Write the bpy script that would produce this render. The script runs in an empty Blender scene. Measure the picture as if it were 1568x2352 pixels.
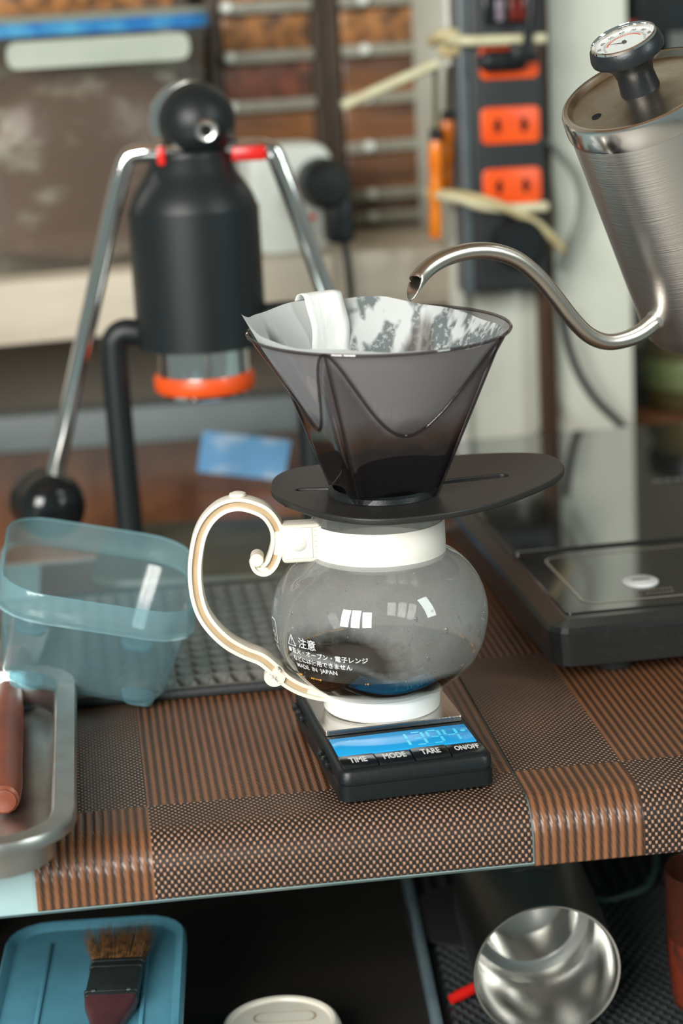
import bpy, bmesh, math, random
from mathutils import Vector, Matrix, noise
random.seed(7)
PI = math.pi
SC = bpy.context.scene
COL = SC.collection
# ------------------------------------------------------------------ camera, world, lights
F, PITCH, ROLL = 5000.0, math.radians(14.3), math.radians(3.0)
FW = Vector((0, math.cos(PITCH), -math.sin(PITCH)))
_up = Vector((0, math.sin(PITCH), math.cos(PITCH))); _rt = Vector((1, 0, 0))
RT = math.cos(ROLL)*_rt - math.sin(ROLL)*_up
UP = math.sin(ROLL)*_rt + math.cos(ROLL)*_up
def ray(x, y): return FW + RT*((x-784)/F) - UP*((y-1176)/F)
CAM = Vector((0, 0, .022)) - ray(877, 1620)*(F/4300)
def az(x, y, z): r = ray(x, y); return CAM + r*((z-CAM.z)/r.z)          # pixel -> point on a level plane
def ay(x, y, Y): r = ray(x, y); return CAM + r*((Y-CAM.y)/r.y)          # pixel -> point on an upright plane
cd = bpy.data.cameras.new('camera'); cam = bpy.data.objects.new('camera', cd); COL.objects.link(cam)
cd.sensor_fit = 'VERTICAL'; cd.sensor_height = 36; cd.sensor_width = 24; cd.lens = F*36/2352
cd.clip_start = .01
M3 = Matrix((RT, UP, -FW)).transposed()
cam.matrix_world = Matrix.Translation(CAM) @ M3.to_4x4()
cd.dof.use_dof = True; cd.dof.focus_distance = 1.125; cd.dof.aperture_fstop = 5.0
SC.camera = cam
w = bpy.data.worlds.new('world'); SC.world = w; w.use_nodes = True
w.node_tree.nodes['Background'].inputs[0].default_value = (.50, .62, .60, 1)
w.node_tree.nodes['Background'].inputs[1].default_value = .35
def area(name, loc, target, sx, sy, power, col):
    l = bpy.data.lights.new(name, 'AREA'); l.shape = 'RECTANGLE'; l.size = sx; l.size_y = sy
    l.energy = power; l.color = col
    o = bpy.data.objects.new(name, l); COL.objects.link(o); o.location = loc
    o.rotation_euler = (Vector(target)-Vector(loc)).to_track_quat('-Z', 'Y').to_euler()
# daylight: a window of three panes behind and left of the camera, a smaller one on the right
for k, (wx, hh, pw) in enumerate(((.42, 1.15, 36), (.42, 1.15, 40), (.42, 1.0, 34))):
    area('window_light', (-1.62+.50*k, -2.0-.18*k, 1.12-.04*k), (-.05, .1, .05), wx, hh, pw, (1.0, .985, .94))
area('side_window_light', (2.0, -1.3, 1.3), (.1, .2, .1), .5, 1.3, 24, (.90, 1.0, .98))
vs = SC.view_settings
vs.view_transform = 'Standard'; vs.look = 'None'; vs.gamma = 1; vs.use_curve_mapping = False; vs.exposure = .05

# ------------------------------------------------------------------ helpers
MATS = {}
def tagit(o, label=None, cat=None, group=None, kind=None):
    if label: o['label'] = label
    if cat: o['category'] = cat
    if group: o['group'] = group
    if kind: o['kind'] = kind
    return o
def thing(name, label, cat, M=None, group=None):
    o = bpy.data.objects.new(name, None); COL.objects.link(o); o.empty_display_size = .02
    M = M or Matrix.Identity(4); o.matrix_basis = M; MATS[o.name] = M.copy()
    return tagit(o, label, cat, group)
def T(x, y, z): return Matrix.Translation((x, y, z))
def R(a, ax): return Matrix.Rotation(math.radians(a), 4, ax)
def frame(o, z, x=None):
    """matrix with origin o and local z axis along z"""
    z = Vector(z).normalized(); x = Vector(x) if x is not None else (Vector((1, 0, 0)) if abs(z.x) < .9 else Vector((0, 1, 0)))
    y = z.cross(x).normalized(); x = y.cross(z)
    return T(*o) @ Matrix((x, y, z)).transposed().to_4x4()
def mk(name, vf, mat, parent=None, M=None, world=False, smooth=40, uv=None):
    vs_, fs = vf[0], vf[1]
    vs_ = [Vector(v) for v in vs_]
    if M is not None and parent is not None: vs_ = [M @ v for v in vs_]
    if world and parent is not None:
        inv = MATS[parent.name].inverted(); vs_ = [inv @ v for v in vs_]
    me = bpy.data.meshes.new(name); me.from_pydata([tuple(v) for v in vs_], [], fs); me.validate(); me.update()
    if uv:
        l = me.uv_layers.new(name='UVMap')
        for lp in me.loops: l.data[lp.index].uv = uv[lp.vertex_index]
    bm = bmesh.new(); bm.from_mesh(me); bmesh.ops.recalc_face_normals(bm, faces=bm.faces); bm.to_mesh(me); bm.free()
    if smooth:
        me.shade_smooth(); me.set_sharp_from_angle(angle=math.radians(smooth))
    me.materials.append(mat)
    o = bpy.data.objects.new(name, me); COL.objects.link(o)
    if parent is not None: o.parent = parent; MATS[o.name] = MATS[parent.name]
    else:
        MATS[o.name] = M.copy() if M is not None else Matrix.Identity(4)
        if M is not None: o.matrix_basis = M
    return o
def join(*vfs):
    V_, F_ = [], []
    for v, f in vfs:
        n = len(V_); V_ += [Vector(a) for a in v]; F_ += [[i+n for i in q] for q in f]
    return V_, F_
def xf(vf, M): return [M @ Vector(v) for v in vf[0]], vf[1]
def lathe(prof, seg=48, a0=0, a1=2*PI):
    full = abs(a1-a0-2*PI) < 1e-6; n = seg if full else seg+1
    V_, F_ = [], []
    for r, z in prof:
        for i in range(n):
            a = a0+(a1-a0)*i/seg; V_.append((max(r, 1e-5)*math.cos(a), max(r, 1e-5)*math.sin(a), z))
    for j in range(len(prof)-1):
        for i in range(seg):
            k = (i+1) % n; F_.append([j*n+i, j*n+k, (j+1)*n+k, (j+1)*n+i])
    return V_, F_
def spl(pts, k=6, closed=False):
    pts = [Vector(p) for p in pts]; n = len(pts); out = []
    rng = n if closed else n-1
    for i in range(rng):
        g = (lambda j: pts[j % n]) if closed else (lambda j: pts[min(max(j, 0), n-1)])
        p0, p1, p2, p3 = g(i-1), g(i), g(i+1), g(i+2)
        for s in range(k):
            t = s/k
            out.append(.5*((2*p1)+(p2-p0)*t+(2*p0-5*p1+4*p2-p3)*t*t+(3*p1-p0-3*p2+p3)*t**3))
    if not closed: out.append(pts[-1])
    return out
def tube(path, r, seg=12, caps=True):
    path = [Vector(p) for p in path]; n = len(path)
    rr = r if isinstance(r, (list, tuple)) else [r]*n
    if len(rr) != n: rr = [rr[0]+(rr[-1]-rr[0])*i/(n-1) if len(rr) == 2 else rr[min(int(i*len(rr)/n), len(rr)-1)] for i in range(n)]
    tg = [(path[min(i+1, n-1)]-path[max(i-1, 0)]).normalized() for i in range(n)]
    a = Vector((0, 0, 1)) if abs(tg[0].z) < .9 else Vector((1, 0, 0))
    x = tg[0].cross(a).normalized(); V_, F_ = [], []
    for i in range(n):
        x = (x - tg[i]*x.dot(tg[i])).normalized(); y = tg[i].cross(x)
        for k in range(seg):
            c = 2*PI*k/seg; V_.append(path[i]+(x*math.cos(c)+y*math.sin(c))*rr[i])
    for i in range(n-1):
        for k in range(seg):
            k2 = (k+1) % seg; F_.append([i*seg+k, i*seg+k2, (i+1)*seg+k2, (i+1)*seg+k])
    if caps: F_.append(list(range(seg))[::-1]); F_.append([(n-1)*seg+k for k in range(seg)])
    return V_, F_
def sweep(path, prof, N, caps=True):
    path = [Vector(p) for p in path]; n = len(path); N = Vector(N).normalized(); m = len(prof); V_, F_ = [], []
    for i in range(n):
        t = (path[min(i+1, n-1)]-path[max(i-1, 0)]).normalized(); s = N.cross(t).normalized()
        for a, b in prof: V_.append(path[i]+s*a+N*b)
    for i in range(n-1):
        for k in range(m):
            k2 = (k+1) % m; F_.append([i*m+k, i*m+k2, (i+1)*m+k2, (i+1)*m+k])
    if caps: F_.append(list(range(m))); F_.append([(n-1)*m+k for k in range(m)])
    return V_, F_
def rbox(sx, sy, sz, b=.001, seg=2, c=(0, 0, 0)):
    bm = bmesh.new(); bmesh.ops.create_cube(bm, size=1)
    for v in bm.verts: v.co = Vector((v.co.x*sx+c[0], v.co.y*sy+c[1], v.co.z*sz+c[2]))
    if b > 0: bmesh.ops.bevel(bm, geom=bm.edges[:], offset=b, segments=seg, affect='EDGES', profile=.5)
    bm.verts.index_update(); r = ([v.co.copy() for v in bm.verts], [[v.index for v in f.verts] for f in bm.faces]); bm.free(); return r
def rr(wx, wy, r, z=0, n=5, c=(0, 0)):
    out = []
    for (sx, sy, a0) in ((1, 1, 0), (-1, 1, PI/2), (-1, -1, PI), (1, -1, 1.5*PI)):
        for k in range(n+1):
            a = a0+PI/2*k/n; out.append(Vector((c[0]+sx*(wx/2-r)+r*math.cos(a), c[1]+sy*(wy/2-r)+r*math.sin(a), z)))
    return out
def loft(rings, cb=True, ct=True):
    n = len(rings[0]); V_ = [p for r_ in rings for p in r_]; F_ = []
    for j in range(len(rings)-1):
        for i in range(n):
            k = (i+1) % n; F_.append([j*n+i, j*n+k, (j+1)*n+k, (j+1)*n+i])
    if cb: F_.append(list(range(n))[::-1])
    if ct: F_.append([(len(rings)-1)*n+i for i in range(n)])
    return V_, F_
def fill2d(loops, z0, z1, bev=0):
    """flat plate from 2D loops (the first one outside, the rest holes)"""
    cu = bpy.data.curves.new('tmp', 'CURVE'); cu.dimensions = '2D'; cu.fill_mode = 'BOTH'
    cu.extrude = (z1-z0)/2-bev; cu.bevel_depth = bev; cu.bevel_resolution = 2
    for L in loops:
        s = cu.splines.new('POLY'); s.points.add(len(L)-1); s.use_cyclic_u = True
        for p, q in zip(s.points, L): p.co = (q[0], q[1], 0, 1)
    o = bpy.data.objects.new('tmp', cu); COL.objects.link(o)
    me = bpy.data.meshes.new_from_object(o.evaluated_get(bpy.context.evaluated_depsgraph_get()))
    r = ([Vector((v.co.x, v.co.y, v.co.z+(z0+z1)/2)) for v in me.vertices], [list(p.vertices) for p in me.polygons])
    bpy.data.objects.remove(o); bpy.data.curves.remove(cu); bpy.data.meshes.remove(me); return r
def text(s, size, ext=0.0, align='LEFT', off=0.0, shear=0):
    cu = bpy.data.curves.new('tmp', 'FONT'); cu.body = s; cu.size = size; cu.extrude = ext; cu.align_x = align; cu.offset = off; cu.shear = shear
    cu.resolution_u = 3
    o = bpy.data.objects.new('tmp', cu); COL.objects.link(o)
    me = bpy.data.meshes.new_from_object(o.evaluated_get(bpy.context.evaluated_depsgraph_get()))
    r = ([v.co.copy() for v in me.vertices], [list(p.vertices) for p in me.polygons])
    bpy.data.objects.remove(o); bpy.data.curves.remove(cu); bpy.data.meshes.remove(me); return r
SEGS = dict(zip('abcdefg', [(0, 1, 1, 1), (1, .5, 1, 1), (1, 0, 1, .5), (0, 0, 1, 0), (0, 0, 0, .5), (0, .5, 0, 1), (0, .5, 1, .5)]))
DIG = {'0': 'abcdef', '1': 'bc', '2': 'abged', '3': 'abgcd', '4': 'fgbc', '5': 'afgcd', '6': 'afgedc', '7': 'abc', '8': 'abcdefg', '9': 'abcdfg', '-': 'g'}
def marks(n, h, gap=.45):
    """a centred row of small worn print marks, for print too worn to read"""
    rnd = random.Random(n); V_, F_ = [], []; x = 0
    for k in range(n):
        w_ = h*rnd.uniform(.45, .8); y0, y1 = h*rnd.uniform(0, .15), h*rnd.uniform(.7, 1); i = len(V_); sl = h*.15
        V_ += [Vector((x, y0, 0)), Vector((x+w_, y0, 0)), Vector((x+w_+sl, y1, 0)), Vector((x+sl, y1, 0))]
        V_ += [Vector((x+w_*.3, y0+h*.2, 0)), Vector((x+w_*.7, y0+h*.2, 0)), Vector((x+w_*.7+sl, y1-h*.2, 0)), Vector((x+w_*.3+sl, y1-h*.2, 0))]
        F_ += [[i, i+1, i+5, i+4], [i+1, i+2, i+6, i+5], [i+2, i+3, i+7, i+6], [i+3, i, i+4, i+7]]; x += w_+h*gap*.6
    for v in V_: v.x -= x/2
    return V_, F_
def seg7(ch, x, y, h, t, wf_=.52):
    w_ = h*wf_; V_, F_ = [], []
    for s in DIG[ch]:
        x0, y0, x1, y1 = SEGS[s]; a = Vector((x+x0*w_, y+y0*h)); b = Vector((x+x1*w_, y+y1*h)); d = (b-a).normalized(); n_ = Vector((-d.y, d.x))*t/2
        a += d*t*.35; b -= d*t*.35; i = len(V_)
        for p in (a, a+d*t*.5+n_, b-d*t*.5+n_, b, b-d*t*.5-n_, a+d*t*.5-n_): V_.append(Vector((p.x, p.y, 0)))
        F_.append(list(range(i, i+6)))
    return V_, F_
def dup(root, M, label=None):
    def cp(o, par):
        c = o.copy(); COL.objects.link(c)
        if par: c.parent = par
        for ch in [q for q in COL.objects if q.parent == o]: cp(ch, c)
        return c
    r = cp(root, None); r.matrix_basis = M; MATS[r.name] = M.copy()
    if label: r['label'] = label
    return r

# ---- materials
class NT:
    def __init__(s, name):
        s.m = bpy.data.materials.new(name); s.m.use_nodes = True; s.nt = s.m.node_tree; s.nt.nodes.clear()
        s.out = s.nt.nodes.new('ShaderNodeOutputMaterial')
    def n(s, t, **kw):
        d = s.nt.nodes.new('ShaderNode'+t)
        ins = kw.pop('i', {})
        for k, v in kw.items(): setattr(d, k, v)
        for k, v in ins.items():
            if isinstance(v, bpy.types.NodeSocket): s.nt.links.new(v, d.inputs[k])
            else:
                if isinstance(v, tuple) and len(v) == 3 and d.inputs[k].type == 'RGBA': v = v+(1,)
                d.inputs[k].default_value = v
        return d
    def ma(s, op, a, b=0.0, c=0.0):
        return s.n('Math', operation=op, i={0: a, 1: b, 2: c}).outputs[0]
    def mix(s, f, a, b):
        d = s.n('Mix', data_type='RGBA'); 
        for k, v in ((0, f), (6, a), (7, b)):
            if isinstance(v, bpy.types.NodeSocket): s.nt.links.new(v, d.inputs[k])
            else: d.inputs[k].default_value = v if not isinstance(v, tuple) else v[:3]+(1,)
        return d.outputs[2]
    def noise(s, scale, detail=3, vec=None, rough=.55):
        return s.n('TexNoise', i=dict({'Scale': scale, 'Detail': detail, 'Roughness': rough}, **({'Vector': vec} if vec else {}))).outputs[0]
    def obj(s): return s.n('TexCoord').outputs['Object']
    def step(s, x, a, b):
        return s.n('MapRange', i={0: x, 1: a, 2: b, 3: 0.0, 4: 1.0}).outputs[0]
    def done(s, sh): s.nt.links.new(sh, s.out.inputs[0]); return s.m
def pm(name, col, rough=.5, metal=0, spec=.5, nz=None, bump=None, aniso=None, emit=None, trans=0, coat=0, sss=0):
    """plain principled material with optional noise tint nz=(scale, colour2, lo, hi) and bump=(scale, strength)"""
    N = NT(name); v = N.obj(); c = col
    if nz:
        sc = nz[0]
        if isinstance(sc, tuple):
            v2 = N.n('Mapping', i={'Vector': v, 'Scale': sc}).outputs[0]; f = N.noise(1.0, 4, v2)
        else: f = N.noise(sc, 4, v)
        c = N.mix(N.step(f, nz[2], nz[3]), col, nz[1])
    ins = {'Base Color': c, 'Roughness': rough, 'Metallic': metal, 'Specular IOR Level': spec, 'Transmission Weight': trans, 'Coat Weight': coat}
    if emit: ins['Emission Color'] = emit[0]; ins['Emission Strength'] = emit[1]
    if bump:
        sc = bump[0]
        vv = N.n('Mapping', i={'Vector': v, 'Scale': sc}).outputs[0] if isinstance(sc, tuple) else v
        h = N.noise(1.0 if isinstance(sc, tuple) else sc, 3, vv)
        ins['Normal'] = N.n('Bump', i={'Height': h, 'Strength': bump[1], 'Distance': .001}).outputs[0]
    return N.done(N.n('BsdfPrincipled', i=ins).outputs[0])
def clearp(name, tint, gloss=.05, body=None, bodyf=0.0, fogmask=None, rough=.04, ior=1.45, gcol=(1, 1, 1)):
    """thin clear plastic / glass: transparent + diffuse body + fresnel gloss"""
    N = NT(name); v = N.obj()
    sh = N.n('BsdfTransparent', i={'Color': tint}).outputs[0]
    if body:
        f = bodyf
        if fogmask: f = fogmask(N, v)
        d = N.n('BsdfDiffuse', i={'Color': body}).outputs[0]; t = N.n('BsdfTranslucent', i={'Color': body}).outputs[0]
        dt = N.n('MixShader', i={0: .45, 1: d, 2: t}).outputs[0]
        sh = N.n('MixShader', i={0: f, 1: sh, 2: dt}).outputs[0]
    lw = N.n('LayerWeight', i={'Blend': .5}).outputs['Facing']; f0 = ((ior-1)/(ior+1))**2
    fr = N.ma('ADD', f0, N.ma('MULTIPLY', N.ma('POWER', lw, 5.0), .75-f0))
    g = N.n('BsdfGlossy', i={'Color': gcol, 'Roughness': rough}).outputs[0]
    return N.done(N.n('MixShader', i={0: fr, 1: sh, 2: g}).outputs[0])

BLK = pm('black_plastic', (.007, .010, .011), .38, spec=.35, bump=(900, .12))
BLKM = pm('matte_black_paint', (.010, .014, .015), .40, spec=.40, bump=(1200, .15))
BLKG = pm('gloss_black', (.008, .010, .011), .16)
RUB = pm('black_rubber', (.022, .026, .027), .6, bump=(500, .3))
CREAM = pm('cream_plastic', (.80, .75, .64), .35, nz=(60, (.75, .69, .57), .45, .75))
COLLAR = pm('collar_plastic', (.83, .81, .74), .38, nz=(30, (.79, .75, .66), .5, .8))
TAN = pm('groove_tan', (.50, .37, .22), .5, nz=(90, (.42, .30, .17), .4, .7))
WHITEP = pm('white_plastic', (.80, .80, .76), .35, nz=(40, (.72, .70, .63), .5, .8))
CHROME = pm('chrome', (.86, .84, .82), .06, 1.0, bump=(40, .02))
STEEL = pm('brushed_steel', (.74, .73, .70), .33, 1.0, bump=((30, 30, 1600), .18))
STEELP = pm('steel_plate', (.62, .60, .57), .24, 1.0, bump=((900, 25, 25), .10))
STEELD = pm('used_steel', (.52, .53, .52), .36, 1.0, nz=(25, (.38, .37, .34), .45, .75), bump=(90, .1))
ORANGE = pm('orange_silicone', (.85, .10, .01), .4, nz=(40, (.75, .07, .01), .4, .7))
ORSOCK = pm('orange_socket', (.90, .10, .008), .4, nz=(60, (.82, .08, .01), .4, .7))
RED = pm('red_plastic', (.70, .015, .01), .3, nz=(60, (.5, .01, .01), .4, .7))
WHT_INK = pm('white_print', (.80, .82, .82), .5, nz=(300, (.68, .70, .70), .4, .7))
INKD = pm('dark_print', (.012, .013, .014), .9, spec=.1, nz=(300, (.02, .02, .02), .4, .7))

# ------------------------------------------------------------------ setting
WY = 8.0
WO = Vector((.122, .706, 0)); WEX = Vector((math.cos(math.radians(WY)), math.sin(math.radians(WY)), 0)); WEY = Vector((-WEX.y, WEX.x, 0))
def wf(px, py, d):
    """pixel -> (u, z) on the upright plane d metres behind the pillar front, parallel to it"""
    r = ray(px, py); k = (d-(CAM-WO).dot(WEY))/r.dot(WEY); p = CAM+r*k
    return (p-WO).dot(WEX), p.z
def WM(u, d, z): return T(*(WO+WEX*u+WEY*d+Vector((0, 0, z)))) @ R(WY, 'Z')
wall = mk('wall_back', rbox(4.2, .1, 3.4, 0, c=(0, .05, .65)), pm('dark_wall_paint', (.27, .23, .18), .7, nz=(3, (.20, .185, .155), .35, .7), bump=(60, .2)), M=WM(-.2, .36, 0), smooth=0)
tagit(wall, 'dark brown-grey back wall behind the drawers and shelf', None, kind='structure')
unseen_floor = mk('unseen_floor', rbox(5, 5, .05, 0, c=(0, 0, -.025)), pm('unseen_pale_floor_boards', (.36, .34, .30), .45, nz=((2, 30, 1), (.28, .26, .23), .3, .7)), M=T(0, -.6, -.76), smooth=0)  # unseen; pale tone chosen to brighten the kettle body
tagit(unseen_floor, 'unseen pale floor boards under the table', None, kind='structure')
added_ceil = mk('added_ceiling', rbox(5, 4.6, .05, 0, c=(0, 0, .025)), pm('added_brown_ceiling_wood', (.34, .20, .11), .6, nz=((1, 18, 1), (.24, .14, .08), .3, .7)), M=T(0, -.9, 2.35), smooth=0)  # unseen; added in brown for the kettle lid to reflect
tagit(added_ceil, 'unseen brown wooden ceiling above the counter', None, kind='structure')
# cream pillar
uL, _ = wf(1046, 700, 0); uR, _ = wf(1450, 500, 0)
PAINT = pm('pillar_paint', (.62, .64, .55), .55, nz=(9, (.55, .57, .49), .4, .7), bump=(40, .1))
pil = mk('wall_right', rbox(uR-uL, .3, 1.7, .004, c=((uL+uR)/2, .15, .85-.75)), PAINT, M=WM(0, 0, 0))
tagit(pil, 'cream painted wall pillar behind the power strip', None, kind='structure')

# ------------------------------------------------------------------ table
TY = 6.5
TEX = Vector((math.cos(math.radians(TY)), math.sin(math.radians(TY)), 0)); TEYv = Vector((-TEX.y, TEX.x, 0))
TM = R(TY, 'Z')
def tw(u, v, z=0): return TEX*u+TEYv*v+Vector((0, 0, z))
VB = -.088; RB = .018            # where the rounded front edge begins, its radius
def edge_profile(off, vback, drop, n=8):
    """(v, z, arc length) from the back edge over the rounded front"""
    out = [(vback, off, vback)]
    for k in range(1, 12): v = vback+(VB-vback)*k/12; out.append((v, off, v))
    r = RB+off; s = VB
    for k in range(n+1):
        a = PI/2*k/n; out.append((VB-r*math.sin(a), r*math.cos(a)-RB, VB-r*a))
    out.append((VB-r, -RB-drop, VB-r*PI/2-drop)); return out
UT0, UT1, VBK = -.75, .95, .80
tb = thing('work_table', 'pale blue-white table with a rounded front edge under brown woven mats', 'table', TM)
pr = edge_profile(0, VBK, .012)
pts = [(v, z) for v, z, s in pr]+[(VB-RB+.004, -.033), (VBK, -.033)]
n = len(pts)
TPAINT = pm('pale_blue_table_paint', (.36, .52, .53), .35, nz=(30, (.29, .44, .46), .45, .75), bump=(150, .05))
mk('table_top', ([(UT0, v, z) for v, z in pts]+[(UT1, v, z) for v, z in pts], [[i, (i+1) % n, n+(i+1) % n, n+i] for i in range(n)]+[list(range(n)), list(range(n, 2*n))]), TPAINT, tb)
for (u, v) in ((UT0+.04, -.04), (UT1-.04, -.04), (UT0+.04, VBK-.04), (UT1-.04, VBK-.04)):
    mk('leg', rbox(.045, .045, .727, .002, c=(u, v, -.033-.3635)), TPAINT, tb)
mk('under_shelf', rbox(UT1-UT0-.14, VBK-.0, .018, .001, c=((UT0+UT1)/2, VBK/2-.02, -.209)), pm('dark_shelf_board', (.020, .015, .012), .45, nz=((3, 40, 3), (.012, .011, .010), .3, .7)), tb)

# woven placemats
def weave():
    N = NT('woven_brown_vinyl'); uvn = N.n('UVMap'); sp_ = N.n('SeparateXYZ', i={0: uvn.outputs[0]}); u, v = sp_.outputs[0], sp_.outputs[1]
    gt = lambda x, t: N.ma('GREATER_THAN', x, t)
    col = N.ma('ADD', gt(u, -.129), N.ma('ADD', gt(u, .058), N.ma('ADD', gt(u, .1145), gt(u, .295))))
    row = N.ma('ADD', gt(v, -.061), gt(v, .125))
    par = N.ma('MODULO', N.ma('ADD', col, row), 2.0)          # 1 = dotted weave, 0 = ribbed weave
    tau = 2*PI
    cu_ = N.ma('COSINE', N.ma('MULTIPLY', u, tau/.0033)); cv = N.ma('COSINE', N.ma('MULTIPLY', v, tau/.0044))
    dots = N.step(N.ma('MULTIPLY', cu_, cv), .02, .75)
    rib = N.ma('COSINE', N.ma('MULTIPLY', u, tau/.0043))
    tw_ = N.ma('SINE', N.ma('ADD', N.ma('MULTIPLY', u, tau/.0019), N.ma('MULTIPLY', v, tau/.0052)))
    ribs = N.step(N.ma('ADD', rib, N.ma('MULTIPLY', tw_, .16)), -.95, .75)
    h = N.ma('ADD', N.ma('MULTIPLY', dots, par), N.ma('MULTIPLY', ribs, N.ma('SUBTRACT', 1.0, par)))
    cd_ = N.mix(dots, (.016, .012, .011), (.46, .26, .165)); cr = N.mix(ribs, (.045, .022, .013), (.235, .100, .045))
    c = N.mix(par, cr, cd_)
    nz = N.noise(28, 4, N.obj()); c = N.mix(N.step(nz, .35, .75), c, N.mix(.25, c, (.03, .02, .015)))
    b = N.n('Bump', i={'Height': h, 'Strength': .8, 'Distance': .0006}).outputs[0]
    return N.done(N.n('BsdfPrincipled', i={'Base Color': c, 'Roughness': .36, 'Specular IOR Level': .5, 'Normal': b}).outputs[0])
WEAVE = weave()
def mat_mesh(u0, u1, off, vback, drop, nu=24, serr=0.0):
    pr = edge_profile(off, vback, drop); V_, U_, F_ = [], [], []
    for side in (0, -1):
        for i in range(nu+1):
            u = u0+(u1-u0)*i/nu
            for v, z, s in pr: V_.append((u, v+(0 if z > -.001 else side*-.0009), z+side*.0009)); U_.append((u, s))
    m = len(pr); L = (nu+1)*m
    for i in range(nu):
        for k in range(m-1):
            F_.append([i*m+k, (i+1)*m+k, (i+1)*m+k+1, i*m+k+1]); F_.append([L+i*m+k, L+i*m+k+1, L+(i+1)*m+k+1, L+(i+1)*m+k])
        F_.append([i*m+m-1, (i+1)*m+m-1, L+(i+1)*m+m-1, L+i*m+m-1]); F_.append([i*m, L+i*m, L+(i+1)*m, (i+1)*m])
    for i in (0, nu):
        for k in range(m-1): F_.append([i*m+k, i*m+k+1, L+i*m+k+1, L+i*m+k])
    return (V_, F_), U_
vf, U_ = mat_mesh(-.186, .0575, .0014, .42, .0105)
tagit(mk('placemat', vf, WEAVE, None, TM, uv=U_), 'brown checked woven placemat under the pocket scale, bent over the table edge', 'placemat')
vf, U_ = mat_mesh(.0585, .36, .0016, .42, .0125)
tagit(mk('placemat', vf, WEAVE, None, TM, uv=U_), 'brown checked woven placemat under the black induction cooker', 'placemat')
# plain brown vinyl sheet at the back of the table
bk = mk('table_runner', rbox(1.0, .37, .0016, .0004, c=(.02, .615, .0008)), pm('brown_vinyl', (.30, .125, .06), .33, nz=((60, 6, 1), (.17, .07, .038), .35, .7)), M=TM)
tagit(bk, 'reddish brown vinyl sheet on the table behind the lever press', 'table mat')
TR = mk('trim_1', rbox(1.6, .03, .034, .004, c=(-.2, 0, .017)), pm('grey_blue_trim', (.16, .19, .19), .5, nz=(10, (.12, .14, .14), .4, .7)), M=TM @ T(0, .82, 0))
tagit(TR, 'grey-blue strip along the back of the table', None, kind='structure')

# ------------------------------------------------------------------ pocket scale
SY = 10.5
a = az(785, 1850, 0)+Vector((0, 0, .003)); SW, SD = .0795, .132
SM = T(a.x, a.y, .0017) @ R(SY, 'Z') @ T(0, -.005, 0)
sc = thing('pocket_scale', 'black pocket digital scale with steel plate and lit blue display', 'scale', SM)
cx, cy = SW/2-.0015, SD/2
rg = [rr(SW-.004, SD-.004, .005, 0, c=(cx, cy)), rr(SW, SD, .006, .0015, c=(cx, cy)), rr(SW, SD, .006, .0095, c=(cx, cy)),
      rr(SW-.0016, SD-.0016, .0055, .0098, c=(cx, cy)), rr(SW-.0016, SD-.0016, .0055, .0106, c=(cx, cy)), rr(SW-.0004, SD-.0004, .006, .0109, c=(cx, cy)),
      rr(SW-.001, SD-.001, .006, .0160, c=(cx, cy)), rr(SW-.004, SD-.004, .0055, .0176, c=(cx, cy))]
mk('body', loft(rg), BLK, sc, smooth=50)
ZT = .0176
# weighing plate
pl = loft([rr(.0735, .076, .0015, ZT+.0004, c=(cx, .0905)), rr(.0735, .076, .0015, ZT+.0026, c=(cx, .0905)), rr(.0729, .0754, .0012, ZT+.0031, c=(cx, .0905))])
mk('weighing_plate', pl, STEELP, sc, smooth=30)
# display
lcd = mk('display', rbox(.0716, .0255, .001, .0002, c=(cx, .0332, ZT+.0004)), pm('lit_blue_display', (.02, .25, .5), .12, nz=(60, (.02, .30, .52), .3, .7), emit=((.0, .20, .52, 1), .55)), sc)
N = NT('display_segments'); SEGM = N.done(N.n('BsdfPrincipled', i={'Base Color': (.1, .5, .6), 'Emission Color': (.01, .36, .60, 1), 'Emission Strength': .6, 'Roughness': .3}).outputs[0])
N = NT('display_ghost'); GHO = N.done(N.n('BsdfPrincipled', i={'Base Color': (.1, .4, .6), 'Emission Color': (.01, .24, .55, 1), 'Emission Strength': .58, 'Roughness': .3}).outputs[0])
zl = ZT+.00098
x0 = cx-.0345
big = [seg7(ch, x0+.0310+.0088*k, .0235, .0180, .0015, .33) for k, ch in enumerate('1394')]
dot = xf(lathe([(0, 0), (.0014, 0)], 12), T(x0+.0672, .0365, 0))
mk('digits', xf(join(*big, dot), T(0, 0, zl)), SEGM, lcd, smooth=0)
gh = [seg7('8', x0+.002+.0058*k, .0265, .0115, .0009, .36) for k in range(3)]+[seg7('8', x0+.0222, .0235, .0180, .0014, .33)]
mk('unlit_segments', xf(join(*gh), T(0, 0, zl-.0002)), GHO, lcd, smooth=0)
bw = .0745/4
for k, s in enumerate(('TIME', 'MODE', 'TARE', 'ON/OFF')):
    bx_ = cx-.0745/2+bw*(k+.5)
    b = mk('button', rbox(bw-.0006, .0155, .0016, .0004, c=(bx_, .0105, ZT+.0003+(.0005 if k in (0, 2) else 0))), BLKG, sc)
    b['label'] = 'black %s button' % s
    t_ = text(s, .0043 if k < 3 else .0036, 0, 'CENTER', .00012)
    mk('lettering', xf(t_, T(bx_, .0105-.0034, ZT+.0019) @ Matrix.Diagonal((.95, 2.3, 1, 1))), WHT_INK, b, smooth=0)
for yy in (.033, .041, .106, .116):
    mk('hinge_knob', xf(lathe([(0, -.0028), (.0016, -.0026), (.002, -.001), (.002, .001), (.0016, .0026), (0, .0028)], 12), T(-.0030, yy, .0125) @ R(90, 'X')), BLKG, sc)
mk('hinge_bar', rbox(.003, .022, .004, .0008, c=(-.0022, .037, .0115)), BLK, sc)
mk('hinge_bar', rbox(.003, .024, .004, .0008, c=(-.0022, .111, .0115)), BLK, sc)

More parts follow.
